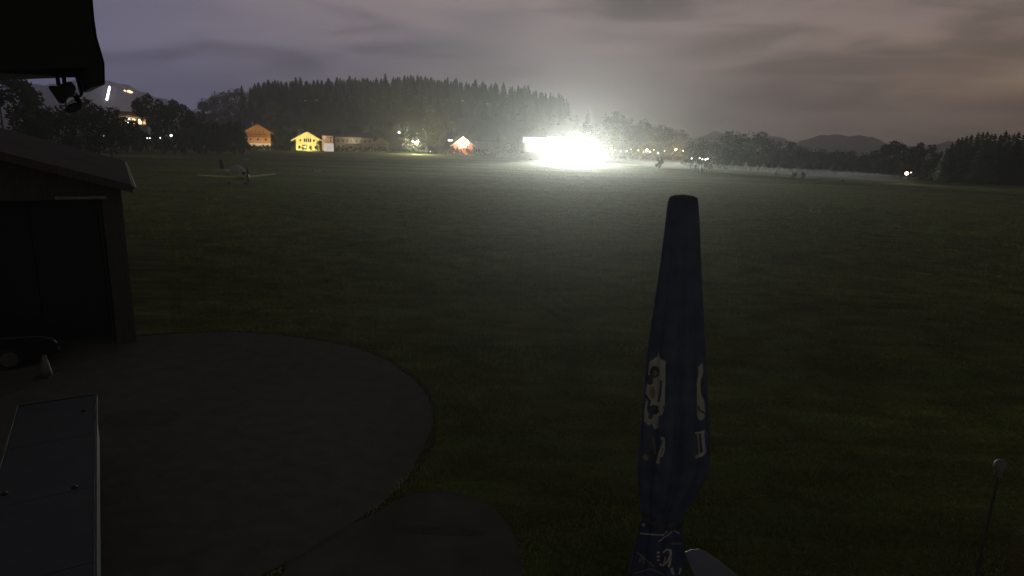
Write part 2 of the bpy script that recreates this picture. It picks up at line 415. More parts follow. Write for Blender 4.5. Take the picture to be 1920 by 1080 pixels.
def conifer_proto(name, seed, low, wide, tiers=20, leafm='needle'):
    rg = np.random.default_rng(seed); t = thing(name, '', '')
    MB().tube([(0,0,-.01),(.003,0,.4),(0,.003,.97)], [.014,.010,.002], 7).build('trunk', 'bark', t)
    V = []; Fc = []
    for i in range(tiers):
        u = i / (tiers - 1); z = low + (1 - low) * u * .97
        zj = (1 - low) / tiers * 1.2
        rad = wide * (1 - u) ** (.62 if low > .1 else .68) + .012; nb = int(11 - 5 * u)
        for b in range(nb):
            a = 6.283 * (b + rg.uniform(-.4, .4)) / nb + i; l = rad * rg.uniform(.55, 1.15); dr = l * rg.uniform(.25, .6)
            w = .022 + .2 * l; ca, sa = math.cos(a), math.sin(a); o = len(V); zo = rg.uniform(-.6, .6) * zj
            for q, (s, ww, dz) in enumerate(((.0, .3, .02), (.45, 1.0, -.25), (.8, .7, -.7), (1.0, .12, -1.0))):
                x = l * s; zz = z + zo + dr * dz + rg.uniform(-.006, .006)
                V += [(x*ca - w*ww*sa, x*sa + w*ww*ca, zz - .012*ww), (x*ca, x*sa, zz + .008), (x*ca + w*ww*sa, x*sa - w*ww*ca, zz - .012*ww)]
            for q in range(3):
                k = o + q*3; Fc += [(k, k+1, k+4, k+3), (k+1, k+2, k+5, k+4)]
    quick('crown', np.array(V), np.array(Fc), leafm, t)
    return t
LIB = {}
for i in range(4): LIB['round%d' % i] = tree_proto('broadleaf_tree', 20 + i, .34 + .04 * (i % 3), .16, 'leaf')
for i in range(2): LIB['pale%d' % i] = tree_proto('broadleaf_tree', 30 + i, .33, .15, 'leaf_pale')
LIB['autumn'] = tree_proto('autumn_tree', 40, .33, .15, 'leaf_autumn')
LIB['bush0'] = tree_proto('bush', 50, .55, .02, 'leaf', 2000, .036); LIB['bush1'] = tree_proto('bush', 51, .60, .02, 'leaf', 2000, .036)
LIB['mound'] = tree_proto('bush', 52, .62, .01, 'leaf_pale', 1400, .03)
LIB['column'] = tree_proto('broadleaf_tree', 53, .2, .04, 'leaf_pale', 900, .028)
LIB['dense'] = tree_proto('broadleaf_tree', 55, .40, .12, 'leaf', 4500, .019)
for i in range(4): LIB['spruce%d' % i] = conifer_proto('conifer_tree', 60 + i, .24 + .05 * (i % 3), .16 + .025 * (i % 2), 26)
for i in range(3): LIB['fir%d' % i] = conifer_proto('conifer_tree', 70 + i, .06, .20, 34)
USED = set()
def plant(kind, loc, h, label, cat='tree', group=None, wscale=1.0, name=None):
    p = LIB[kind]
    if kind in USED:
        r = p.copy(); C.objects.link(r)
        for ch in p.children:
            c = ch.copy(); C.objects.link(c); c.parent = r
    else: r = p; USED.add(kind)
    if name: r.name = name
    r.location = loc; r.scale = (h * wscale, h * wscale, h); r.rotation_euler = (0, 0, rnd.uniform(0, 6.28))
    tag(r, label, cat)
    if group: r['group'] = group
    elif 'group' in r: del r['group']
    return r
def plant_px(kind, px, base, top, label, cat='tree', group=None, ws=1.0, dist=None, name=None):
    g = G(px, base) if dist is None else AT(px, hor(px), dist); g = Vector((g.x, g.y, 0))
    h = CAMZ + (hor(px) - top) * g.y / F
    return plant(kind, (g.x, g.y, 0), h, label, cat, group, ws, name)

# conifers of the wooded hill (rows up the slope)
def on_hill(px, y): x = (px - 960) / F * y; return (x, y, hill_z(x, y) - .5)
TOPS = [(480,172),(490,158),(520,157),(560,157),(590,162),(640,157),(720,152),(780,151),(850,159),(920,166),(980,173),(1040,186),(1060,200)]
cnt = 0
for row, (yd, n_) in enumerate([(630, 60), (650, 52), (612, 46), (595, 42), (570, 40), (545, 34)]):
    for i in range(n_):
        px = 482 + (1058 - 482) * (i + rnd.uniform(-.4, .4)) / n_
        if row < 2 and 588 < px < 601: continue
        if row > 2 and px < 520 and rnd.random() < .5: continue
        p = on_hill(px, yd + rnd.uniform(-10, 10))
        topy = np.interp(px, [c[0] for c in TOPS], [c[1] for c in TOPS])
        h = (CAMZ + (hor(px) - topy) * p[1] / F) - p[2]
        if row < 2: h *= rnd.uniform(.88, 1.02)
        else: h = rnd.uniform(18, 24) - row * .8
        plant('spruce%d' % rnd.randrange(4), p, h, 'tall bare-stemmed conifer in the wood on the hill behind the houses', 'tree', 'conifers of the hill wood', rnd.uniform(1.1, 1.55)); cnt += 1
# broadleaf trees at the wood's foot and its left shoulder
for i in range(46):
    px = rnd.uniform(500, 1080); yd = rnd.uniform(455, 515); p = on_hill(px, yd)
    plant(['round0','round1','round2','pale0'][i % 4], p, rnd.uniform(8, 15), 'leafy tree along the foot of the hill wood', 'tree', 'leafy trees at the foot of the wood', rnd.uniform(.9, 1.3))
SH = [(372,215),(390,196),(405,186),(420,180),(436,178),(450,173),(462,166),(472,178),(395,222),(412,215),(430,208),(447,205),(465,205),(382,240),(402,238),(425,236),(448,232),(470,225),(490,215),(510,212)]
for i, (px, ty) in enumerate(SH):
    yd = 600 - (i // 9) * 45; p = on_hill(px, yd); h = max(9, CAMZ + (hor(px) - ty) * yd / F - p[2])
    plant('fir1' if i == 6 else ['pale0','round1','round3','pale1'][i % 4], p, h,
          'slim conifer rising among leafy trees on the shoulder of the wooded hill' if i == 6 else 'hazy leafy tree on the low shoulder of the wooded hill', 'tree', None if i == 6 else 'leafy trees on the hill shoulder', 1.15)
plant('autumn', on_hill(565, 470), 15, 'orange-brown autumn tree above the yellow gabled house', 'tree', None, 1.0)
# hazy hill trees right of the floodlights
for i, (px, ty, yd) in enumerate([(1088,208,600),(1122,226,600),(1132,214,590),(1143,213,595),(1152,222,600),(1178,232,600),(1190,226,590),(1205,236,600),(1222,236,600),(1235,240,595),(1250,243,600),(1262,250,600),(1164,238,560),(1215,245,560),(1240,250,560)] + [(1070 + 7.2*i, 236 + i*.55 + 5*math.sin(i*2.1), 575 - 22*(i % 4)) for i in range(28)]):
    p = on_hill(px, yd); h = max(7, CAMZ + (hor(px) - ty) * yd / F - p[2])
    plant(['round0','round2','round3'][i % 3] if i else 'fir0', p, h, 'misty leafy tree on the low hill beyond the floodlit hall' if i else 'lone misty conifer on the hill above the floodlit hall', 'tree', 'misty trees beyond the hall' if i else None, 1.2)

ug = []
for i in range(420):
    px = 470 + 600 * i / 420; yy = rnd.choice((640, 655, 600)); p = on_hill(px, yy + rnd.uniform(-6, 6)); ug.append((p[0], p[1], p[2] + rnd.uniform(1, 6.5), rnd.uniform(1.6, 3)))
V, Fc = leaf_cloud(np.array(ug), 16000, .55, 1.0, np.random.default_rng(5)); o = quick('undergrowth', V, Fc, 'needle', kind='stuff'); tag(o, 'dense dark undergrowth beneath the conifers of the hill wood', 'undergrowth')
# ------------------------------------------------------------------ tree belts around the field
plant_px('dense', 6, 0, 138, 'big broadleaf tree rising behind the hangar roof', dist=105, ws=.9)
for i, (px, ty, d) in enumerate([(60,214,150),(92,208,150),(125,196,150),(152,190,145),(182,196,150),(205,206,155)]):
    plant_px('round%d' % (i % 4), px, 0, ty, 'dark leafy tree in the belt beyond the hangar roof', 'tree', 'tree belt beyond the hangar', 1.15, d)
plant_px('dense', 285, 0, 183, 'tall dense tree beside the warm-lit building', dist=240, ws=.85)
plant_px('dense', 338, 0, 193, 'spreading tree with gappy lower crown next to the tall dense tree', dist=245, ws=.95)
plant_px('round2', 362, 0, 202, 'slim tree at the end of the dark tree group', dist=250, ws=.7)
for i, (px, ty, d) in enumerate([(238,243,235),(258,240,230),(232,250,215),(262,250,220),(305,238,225),(325,246,220),(352,236,225),(375,238,230),(395,228,240),(412,236,240),(438,226,240),(425,232,235),(452,234,245),(385,248,225),(300,252,215)]):
    plant_px('bush%d' % (i % 2), px, 0, ty, 'dark bushy tree in the hedgerow beside the orange house', 'tree', 'hedgerow trees left of the houses', .62, d, name='broadleaf_tree')
plant_px('column', 402, 0, 229, 'small yellow-green tree in the hedgerow', dist=270)
# right tree line
RT_LINE = [(1300,268),(1322,262),(1345,264),(1372,249),(1390,254),(1418,251),(1438,262),(1462,266),(1488,267),(1505,277),(1525,278),(1548,281),(1570,282),(1592,284),(1612,285),(1634,283),(1655,284)]
for i, (px, ty) in enumerate(RT_LINE):
    d = 258 - (px - 1290) * .12 + rnd.uniform(-8, 8)
    plant_px('round%d' % (i % 4), px, 0, ty, 'leafy tree in the dark tree line beyond the meadow', 'tree', 'tree line beyond the meadow', 1.25, d)
for i in range(30):
    px = 1290 + i * 16; d = 243 - (px - 1290) * .10 + rnd.uniform(-8, 8)
    plant_px('bush%d' % (i % 2), px, 0, hor(px) + rnd.uniform(-4, 12), 'low dark bush under the tree line beyond the meadow', 'bush', 'bushes under the tree line', .8, d)
plant_px('dense', 1685, 0, 267, 'broad domed tree above the lone lamp in the meadow', dist=205, ws=1.35)
plant_px('dense', 1733, 0, 270, 'second domed tree between the broad domed tree and the firs', dist=200, ws=1.0)
for i in range(26):
    px = 1764 + i * 8.6 + rnd.uniform(-3, 3); ty = np.interp(px, [1764,1790,1830,1920,2000], [278,262,250,247,243]) + rnd.uniform(-2, 6)
    d = 185 + rnd.uniform(-14, 14)
    plant_px('fir%d' % (i % 3), px, 0, ty, 'dark fir in the plantation at the end of the meadow', 'tree', 'firs of the plantation', 1.25, d)
# lone bushes in the meadow
plant_px('bush0', 1235, 316, 293, 'round leaning bush standing alone in the mist by the field track', 'bush', ws=.75)
plant_px('column', 1304, 321, 308, 'slim sapling beside the field ditch', 'bush', name='sapling')
plant_px('bush1', 1316, 322, 314, 'small round shrub next to the slim sapling', 'bush', ws=.9)
plant_px('column', 1455, 332, 321, 'narrow lone sapling further along the ditch', 'bush', name='sapling')
plant_px('bush0', 1488, 334, 320, 'loose dark shrub with bare twigs by the ditch', 'bush', ws=.8)
plant_px('bush1', 1505, 335, 321, 'second shrub of the pair by the ditch', 'bush', ws=.7)
plant_px('bush1', 1580, 342, 335, 'flat low shrub near the lone lamp', 'bush', ws=1.1)

# ------------------------------------------------------------------ houses
def mpp(y): return y / F                                # metres per photo pixel at that depth
def place(px, base):
    g = G(px, base); return g, face_cam(g)
def gable_body(t, w, d, wall_h, ridge_h, wallm, roofm, over=1.4, fr=1.2, rm_trim=None):
    MB().prism([(-w/2,0),(w/2,0),(w/2,wall_h),(0,ridge_h - .25),(-w/2,wall_h)], 0, d).build('wall', wallm, t)
    r = None
    for s in (-1, 1):
        sl = (ridge_h - wall_h) / (w/2); xe = w/2 + over; ze = wall_h - sl * over
        pts = [(0,-fr,ridge_h),(s*xe,-fr,ze),(s*xe,d+fr,ze),(0,d+fr,ridge_h)]
        r = MB().slab(pts, -.22).build('roof', roofm, t)
        MB().slab([(0,-fr-.12,ridge_h+.24),(s*(xe+.05),-fr-.12,ze+.2),(s*(xe+.05),-fr-.01,ze+.2),(0,-fr-.01,ridge_h+.24)], .5).build('barge_board', rm_trim or wallm, t)
    return r
def window(t, x, z, w, h, y=-.05, frame='pale_trim', pane='glass_dark'):
    f = MB().box(x-w/2, x+w/2, y-.06, y+.04, z, z+h).build('window', frame, t)
    MB().box(x-w/2+.12, x+w/2-.12, y-.09, y-.061, z+.12, z+h-.12).build('pane', pane, f)
    return f
# orange chalet
g, rz = place(485, 280)
k = mpp(g.y)
t = thing('gabled_house', 'orange-lit chalet with wooden upper gable and white ground floor', 'house', (g.x, g.y, 0), rz)
rf = gable_body(t, 11.5, 14, 8.6, 11.9, 'orange_wood', 'roof_red', 1.6, 1.4, 'orange_wood')
MB().box(-2.6,-1.9,4,4.8,11,13.3).build('chimney', 'pale_trim', rf)
MB().box(-5.78, 5.78, -.06, .0, 3.0, 6.2).build('wall_band', 'orange_wall', t)
MB().box(-5.80, 5.80, -.08, .0, 0, 3.0).build('ground_floor_wall', 'white_wall', t)
for x in (-2.6, -.9, .9, 2.6): window(t, x, 8.2, .8, 1.0)
for x in (-3.6, 0, 3.6): window(t, x, 4.2, 1.1, 1.3, -.1)
for x in (-4.2, -2.0, 2.2, 4.4): window(t, x, .9, 1.3, 1.5, -.12)
b = MB().box(-5.4, 5.4, -1.2, -.07, 6.0, 6.2).build('balcony', 'wood_dark', t)
for i in range(28): MB().box(-5.35 + i*.396, -5.2 + i*.396, -1.2, -1.12, 6.2, 7.1).build('baluster', 'orange_wood', b)
MB().box(-5.4, 5.4, -1.24, -1.08, 7.1, 7.22).build('rail', 'wood_dark', b)
lamp_light(t, (1.5, -11, 1.2), 2300, (1, .62, .30), radius=.4)
q = AT(461, 272, g.y - 9)
t2 = thing('garden_lamp', 'glowing white garden lamp at the corner of the orange chalet', 'lamp', (q.x, q.y, 0))
MB().tube([(0,0,0),(0,0,1.5)], .06).build('pole', 'black_metal', t2); MB().lathe([(.1,1.45),(.32,1.6),(.34,2.1),(.2,2.3)], 12).build('shade', 'white_glow', t2, True)
lamp_light(t2, (0, -.6, 2.0), 500, (1, .75, .5))
plant_px('bush1', 511, 279, 251, 'green garden tree in front of the orange chalet', 'tree', ws=.5, name='broadleaf_tree')
plant_px('pale0', 517, 279, 240, 'pale leafy tree behind the garden tree of the orange chalet', dist=360, ws=.7)
# yellow house
g, rz = place(577, 282)
t = thing('gabled_house', 'bright yellow gabled house with arched window group and wide eaves', 'house', (g.x, g.y, 0), rz)
rf = gable_body(t, 11.5, 14, 5.9, 9.2, 'yellow_wall', 'roof_dark', 2.4, 1.6, 'yellow_wall')
MB().box(-4.2,-3.6,5,5.7,8,10.6).build('chimney', 'pale_trim', rf)
for i, x in enumerate((-1.5, -.5, .5, 1.5)):
    f = MB().prism([(x-.42,4.1),(x+.42,4.1),(x+.42,6.0+.5*(abs(x)<1)),(x,6.4+.6*(abs(x)<1)),(x-.42,6.0+.5*(abs(x)<1))], -.12, .02).build('window', 'pale_trim', t)
    MB().box(x-.3, x+.3, -.16, -.121, 4.25, 5.9).build('pane', 'glass_dark', f)
for x in (-3.4, 3.2): window(t, x, 4.3, 1.0, 1.3)
for x in (-4.0, -1.3, 1.4, 4.0): window(t, x, .8, 1.3, 1.5)
MB().box(-5.5, 5.5, -1.3, -.01, 3.1, 3.3).build('balcony', 'yellow_wall', t)
lamp_light(t, (-1.0, -13, 1.5), 11000, (1, .88, .42), radius=.4)
for px, ty, ws in ((571, 270, .75), (583, 272, .55), (595, 273, .7)):
    plant_px('bush0', px, 283, ty, {571:'large clipped dark bush before the yellow house', 583:'small green bush before the yellow house', 595:'rounded dark bush between the yellow house and salmon block'}[px], 'bush', ws=ws)
plant_px('round1', 598, 283, 264, 'small dark standard tree at the corner of the yellow house', ws=.8)
q = AT(588, 284, g.y - 12)
t2 = thing('ground_spotlight', 'low spotlight washing the yellow house from the lawn', 'lamp', (q.x, q.y, 0))
MB().box(-.2,.2,-.12,.12,0,.3).build('housing', 'black_metal', t2); MB().box(-.12,.12,.121,.15,.08,.22).build('lens', 'yellow_glow', t2)
# salmon block with white board
g, rz = place(615, 283)
t = thing('stair_block', 'narrow flat-roofed salmon block between yellow house and long building', 'building', (g.x, g.y, 0), rz)
MB().box(-2.7, 2.7, 0, 6, 0, 7.6).build('wall', 'salmon_wall', t); MB().box(-2.95, 2.95, -.25, 6.2, 7.6, 7.9).build('roof', 'roof_dark', t)
for z in (4.6, 6.0): window(t, 1.5, z, .8, 1.0)
MB().box(-1.6,-.4,-.1,.02,3.8,7.0).build('stair_window', 'pale_trim', t)
lamp_light(t, (-.5, -5, 5.2), 260, (1, .62, .42))
q, rz = place(617, 285)
t = thing('billboard', 'lit white notice board with a dark scrawl before the salmon block', 'sign', (q.x, q.y, 0), rz)
MB().box(-2.2, 2.2, -.1, .1, .3, 4.1).build('panel', 'board_glow', t)
for x in (-1.9, 1.9): MB().tube([(x, .16, 0), (x, .16, 4.0)], .06).build('post', 'galv', t)
MB().tube([(-.9,-.13,1.7),(-.4,-.13,2.0),(0,-.13,1.75),(.3,-.13,2.05),(.9,-.13,1.9)], .10, 6).build('lettering', 'black', t)
# long dim building
g, rz = place(662, 282)
t = thing('long_building', 'long dim two-storey building with dark hipped roof beside the salmon block', 'building', (g.x, g.y + 4, 0), rz)
w = 21.5
MB().box(-w/2, w/2, 0, 11, 0, 7.3).build('wall', 'dim_wall', t)
MB().add([(-w/2-.8,-.8,7.3),(w/2+.8,-.8,7.3),(w/2+.8,11.8,7.3),(-w/2-.8,11.8,7.3),(-w/2+4,5.5,10.2),(w/2-4,5.5,10.2)],
         [(0,1,5,4),(1,2,5),(2,3,4,5),(3,0,4),(0,3,2,1)]).build('roof', 'roof_dark', t)
for i in range(8): window(t, -9 + i*2.5, 4.6, 1.0, 1.4, frame='dim_wall')
for i in (0, 1, 5, 6, 7): window(t, -9 + i*2.5, 1.2, 1.0, 1.5, frame='dim_wall')
MB().box(-5, 3.5, -2.2, -.01, 3.2, 3.6).build('canopy', 'wood_dark', t)
for x in (-4.7, 3.2): MB().box(x-.1, x+.1, -2.1, -1.9, 0, 3.2).build('canopy_post', 'wood_dark', t)
MB().lathe([(.12,-.06),(.14,.0),(.05,.08)], 8, (-1.2,-.25,6.0)).build('wall_lamp', 'warm_glow', t)
lamp_light(t, (-1.2, -5.5, 6.0), 900, (1, .85, .6))
# pavilion
g, rz = place(714, 283)
t = thing('pavilion', 'small open pavilion with tan pyramid roof beside the lit mound tree', 'pavilion', (g.x, g.y, 0), rz)
MB().add([(-5.6,-4,4.0),(5.6,-4,4.0),(5.6,4,4.0),(-5.6,4,4.0),(-.6,0,7.6),(.6,0,7.6)], [(0,1,5,4),(1,2,5),(2,3,4,5),(3,0,4),(0,3,2,1)]).build('roof', 'roof_tan', t)
MB().box(-4.4,4.4,-2.5,3,0,3.95).build('wall', 'dim_wall', t)
for x in (-5, -1.7, 1.7, 5): MB().box(x-.12,x+.12,-3.6,-3.4,0,4.0).build('post', 'wood_dark', t)
# tall street lamp
def street_lamp(px, py, d, r, glowm, power, col, label, arm=0.0, name='street_lamp'):
    q = AT(px, py, d); z = q.z
    t = thing(name, label, 'lamp', (q.x, q.y, 0))
    MB().tube([(0,0.25,0),(0,.25,z*.7),(0,.22,z+.15)], [.09,.06,.04]).build('pole', 'black_metal', t)
    MB().lathe([(r*.3, z-r), (r*.9, z-r*.5), (r, z), (r*.8, z+r*.6), (r*.2, z+r)], 12).build('lamp_head', glowm, t, True)
    if power: lamp_light(t, (0, -r-.15, z), power, col)
    return t
street_lamp(748, 248, 330, .45, 'pink_glow', 150, (1, .8, .7), 'tall street lamp with pinkish glow rising above the pavilion')
street_lamp(781, 268, 328, .95, 'yellow_glow', 30000, (1, .93, .52), 'bright yellow lamp before the lit mound-shaped tree')
street_lamp(774, 265, 322, .45, 'pink_glow', 60, (1, .7, .5), 'small pink lamp close beside the bright yellow lamp')
plant_px('mound', 778, 281, 251, 'mound-shaped pale tree lit yellow by the bright lamp', 'tree', ws=.85, dist=342, name='broadleaf_tree')
plant_px('pale1', 803, 0, 203, 'tall yellow-green tree lit by the bright yellow lamp', dist=352, ws=.8)
plant_px('pale0', 820, 0, 222, 'paler tree just behind the tall yellow-green tree', dist=365, ws=.8)
plant_px('dense', 818, 284, 250, 'dark round tree between the yellow lamp and the red gable', ws=.66)
A, B = G(738, 285), G(808, 286)
t = thing('low_wall', 'low pale garden wall catching yellow lamplight along the meadow edge', 'wall', (A.x, A.y, 0), math.atan2(B.y - A.y, B.x - A.x))
ln = (B - A).length
MB().box(0, ln, 0, .3, 0, .42).build('wall', 'concrete', t)
for i in range(8): MB().box(i*ln/8+.02, (i+1)*ln/8-.02, -.05, .35, .421, .52).build('coping_stone', 'pale_trim', t)
street_lamp(807, 284.0, A.y - 1.5, .22, 'small_white', 0, None, 'tiny white path lamp at the end of the low wall', name='path_lamp')
# red gable house
g, rz = place(868, 289.5)
t = thing('gabled_house', 'red gabled house with a dazzling lamp on its gable', 'house', (g.x, g.y, 0), rz)
rf = gable_body(t, 10.5, 12, 5.4, 9.3, 'red_wall', 'roof_red', 1.6, .8, 'pale_trim')
for x in (-2.6, 2.6): window(t, x, 3.6, 1.1, 1.4)
window(t, 2.9, 6.0, .7, .8, pane='window_glow')
gl = MB().lathe([(.25,-.3),(.95,0),(.95,.25),(.3,.5)], 14, (-.4,-1.5,6.6)).build('gable_lamp', 'flood_glow', t, True)
MB().tube([(-.4,-.1,7.0),(-.4,-1.5,7.1)], .05).build('lamp_arm', 'black_metal', t)
lamp_light(t, (-.4, -2.9, 6.3), 7000, (1, .86, .74))
q = AT(844, 263, g.y - 1)
t = thing('light_box', 'small tilted glowing light box left of the red gable', 'sign', (q.x, q.y, 0), face_cam(q))
MB().box(-1.1, 1.1, -.1, .1, q.z - .3, q.z + .3).build('panel', 'pink_glow', t); MB().tube([(0,.16,0),(0,.16,q.z+.2)], .06).build('post', 'black_metal', t)
# glasshouse
g, rz = place(910, 290); g = Vector((g.x, g.y + 10, 0))
t = thing('glasshouse', 'long pale ribbed glasshouse between the red gable and the hall', 'greenhouse', g, rz)
MB().box(-6.4, 6.4, 0, 8, 0, 4.2).build('wall', 'greenhouse', t)
MB().slab([(-6.6,-.3,4.2),(6.6,-.3,4.2),(6.6,4,7.4),(-6.6,4,7.4)], -.1).build('roof', 'greenhouse', t)
MB().slab([(6.6,8.3,4.2),(-6.6,8.3,4.2),(-6.6,4.05,7.4),(6.6,4.05,7.4)], -.1).build('roof', 'greenhouse', t)
for i in range(14): MB().slab([(-6.5+i,-.34,4.31),(-6.38+i,-.34,4.31),(-6.38+i,4,7.56),(-6.5+i,4,7.56)], .12).build('glazing_bar', 'galv', t)
q = AT(944, 268.5, g.y)
t = thing('shed', 'low pale flat shed next to the glasshouse', 'shed', (q.x, q.y, 0), face_cam(q))
MB().box(-3.6, 3.6, 0, 6, 0, 5.9).build('wall', 'dim_wall', t); MB().box(-3.8, 3.8, -.3, 6.2, 5.901, 6.3).build('roof', 'pale_trim', t)
plant_px('pale1', 942, 0, 252, 'small pale tree above the shed beside the glasshouse', dist=350, ws=.7)
plant_px('bush0', 967, 288, 257, 'dark round bush at the end of the floodlit hall', 'bush', ws=.5)
for i in range(13):
    px = 838 + i * 11.5; plant_px('bush%d' % (i % 2), px, 292, 277.5 - 2 * math.sin(i * .9), 'dark hedge bush in the row before the red gable and glasshouse', 'bush', 'hedge row before the glasshouse', 1.0)
for i in range(12):
    px = 628 + i * 9.5; plant_px('bush%d' % (i % 2), px, 285, 274 + (i % 3), 'low hedge bush before the long dim building', 'bush', 'hedge before the long building', 1.1)
for i in range(14):
    px = 466 + i * 5.6; plant_px('bush%d' % (i % 2), px, 283, 271.5 + (i % 2), 'low dark hedge bush before the orange chalet', 'bush', 'hedge before the orange chalet', 1.1)
# warm-lit building on the left
q = AT(245, 231, 270)
t = thing('terrace_house', 'dark house with a blazing warm-lit upper terrace behind the trees', 'house', (q.x, q.y, 0), face_cam(q))
MB().box(-6, 6, 0, 9, 0, 12.6).build('wall', 'dim_wall', t)
MB().slab([(-7.5,-2.2,13.0),(7.5,-2.2,13.0),(7.0,4.5,14.6),(-7.0,4.5,14.6)], -.2).build('roof', 'roof_red', t)
MB().slab([(7.5,11,13.0),(-7.5,11,13.0),(-7.0,4.55,14.6),(7.0,4.55,14.6)], -.2).build('roof', 'roof_red', t)
MB().box(-5.2, 5.6, -2.0, -.01, 9.2, 9.5).build('balcony', 'concrete', t)
for i, x in enumerate((-3.9, -2.3, -.6, 1.2, 3.4, 4.9)):
    window(t, x, 9.8, 1.2, 2.1, pane=['ember_glow','warm_glow','white_glow','warm_glow','warm_glow','ember_glow'][i])
lamp_light(t, (-.5, -3.0, 11.6), 500, (1, .72, .35))
def dot(px, py, d, r, m, label, group=None, power=0, col=(1,1,1)):
    o = street_lamp(px, py, d, r, m, power, col, label, name='path_lamp')
    if group: o['group'] = group
for px, py in ((190,254.5),(194,254.5),(276,259),(281,259),(300.5,258.5)):
    dot(px, py, 205, .16, 'small_white', 'faint white lamp in the dark hedge below the tree belt', 'faint hedge lamps')
dot(321, 254, 210, .3, 'white_glow', 'white lamp on a post above the parked white van', None, 260, (.95,.95,1))
q = G(326, 276); q = Vector((q.x, q.y - 25, 0))
t = thing('white_van', 'small white van lit under the lamp by the hedge', 'van', q, face_cam(q))
MB().prism([(-1.6,.35),(1.9,.35),(1.9,.95),(1.35,1.1),(.95,1.85),(-1.6,1.9)], -.8, .8).build('body', 'white_wall', t, bevel=.06)
for x in (-1.0, 1.2):
    for y in (-.82, .62): MB().lathe([(.32,0),(.32,.2)], 12, (x, y, .32), 'y').build('wheel', 'rubber', t)
for x0, x1 in ((-1.3,-.4),(-.2,.7)): MB().box(x0, x1, -.83, -.81, 1.2, 1.65).build('window', 'glass_dark', t)

# ------------------------------------------------------------------ floodlit hall and floodlights
g, rz = place(1075, 304); g = Vector((g.x, g.y + 12, 0)); k = mpp(g.y)
t = thing('floodlit_hall', 'long white flat-roofed hall washed out by floodlights', 'hall', g, rz)
HW = 20.5
MB().box(-HW, 9, 0, 14, 0, 7.2).build('wall', 'dim_wall', t)
MB().box(-HW-.6, 9.6, -1.0, 14.4, 7.2, 9.7).build('fascia', 'white_wall', t)
MB().box(-11, 6, 3, 13, 9.7, 10.4).build('roof_storey', 'white_wall', t)
for i in range(8): window(t, -18.5 + i*3.3, 3.6, 1.8, 1.7, pane='window_glow' if i in (0,1,2,4) else 'glass_dark')
for i in range(3): MB().box(-12+i*7, -8.5+i*7, -.08, .02, 0, 3.2).build('door', 'galv', t)
for x in (-17, -11):  # lamps added to brighten the white fascia, not known fittings
    w_ = MB().box(x-.3, x+.3, -7.2, -6.9, .1, .5).build('added_fascia_lamp', 'black_metal', t); MB().box(x-.26, x+.26, -6.899, -6.86, .15, .45).build('lens', 'white_glow', w_)
    lamp_light(t, (x, -6.6, .6), 9000, (1, .92, .95), 'SPOT', aim=(0, .62, .85), cone=80)
def flood(px, py, d, power, label, aim=(0,-1,-.32), cone=72):
    q = AT(px, py, d); t = thing('floodlight', label, 'floodlight', (q.x, q.y, 0), face_cam(q))
    MB().tube([(0,.3,0),(0,.3,q.z+.3)], .1).build('pole', 'galv', t)
    MB().box(-.55,.55,-.1,.2,q.z-.35,q.z+.35).build('housing', 'black_metal', t, bevel=.03)
    MB().box(-.48,.48,-.14,-.101,q.z-.28,q.z+.28).build('lens', 'flood_glow', t)
    lamp_light(t, (0,-.35,q.z), power, (.95, 1, .87), 'SPOT', aim=aim, cone=cone, radius=.5)
DF = g.y - 8
FP = 235000
flood(1036, 286, DF, FP * .6, 'floodlight on the pole nearest the dark round bush')
flood(1075, 281, DF, FP * 1.6, 'tallest dazzling floodlight before the white hall')
flood(1090, 287, DF, FP, 'floodlight on a short pole beside the tallest one')
flood(1112, 286, DF, FP * .6, 'floodlight on the pole nearest the white tents')
flood(1100, 288, DF - 3, FP * 3.6, 'added low floodlight turned sideways to brighten the misty meadow', (1, -.85, -.05), 40)  # extra floodlight added to brighten the mist strip
# tents, banner, lit trees beyond
for i, (px, w, lab) in enumerate(((1124, 5.5, 'large white marquee beside the hall'), (1140, 3.6, 'small white pavilion tent beside the large marquee'))):
    q = G(px, 296); q = Vector((q.x, q.y + 8, 0)); t = thing('marquee', lab, 'tent', q, face_cam(q)); h = 4.2 - i*.4
    MB().add([(-w/2,-w/2,h),(w/2,-w/2,h),(w/2,w/2,h),(-w/2,w/2,h),(0,0,h+2.0)], [(0,1,4),(1,2,4),(2,3,4),(3,0,4)]).build('canopy', 'white_wall', t)
    for sx in (-1, 1):
        for sy in (-1, 1): MB().tube([(sx*w*.48, sy*w*.48, 0), (sx*w*.48, sy*w*.48, h)], .05).build('pole', 'galv', t)
    MB().box(-w*.46, w*.46, w*.45, w*.46, 0, h).build('back_wall', 'white_wall', t)
q = G(1163, 294)
t = thing('banner_flag', 'tall narrow white banner given its own glow beyond the marquees', 'banner', (q.x, q.y, 0), face_cam(q))
MB().tube([(-.55,0,0),(-.55,0,4.6)], .05).build('pole', 'galv', t); MB().box(-.49,.55,-.02,.02,.9,4.5).build('cloth', 'board_glow', t)  # cloth emits its own glow in place of lamplight falling on it
LT = [('pale0',1152,255,.9,'tall yellow-green lit tree behind the marquees'),('round3',1170,264,.9,'low green tree behind the white banner'),('column',1190,265,1.2,'slim lit tree beyond the white banner'),
      ('autumn',1209,266,.8,'golden lit tree right of the slim lit tree'),('pale1',1219,263,.9,'broad golden-green tree between two orange lamps'),('round1',1234,271,1.0,'green tree left of the tall dark lit one'),
      ('column',1257,258,1.1,'tall green columnar tree near the last golden tree'),('autumn',1271,262,.8,'last golden lit tree at the end of the lit row')]
for kd, px, ty, ws, lab in LT: plant_px(kd, px, 0, ty, lab, dist=335, ws=ws)
for px, py, pw, lab in ((1146,279,5200,'sodium lamp under the tall yellow-green tree'),(1213,281,7000,'sodium lamp under the golden lit trees'),(1267,281,6000,'sodium lamp under the last golden tree')):
    street_lamp(px, py, 326, .26, 'yellow_glow', pw, (1, .72, .28), lab)
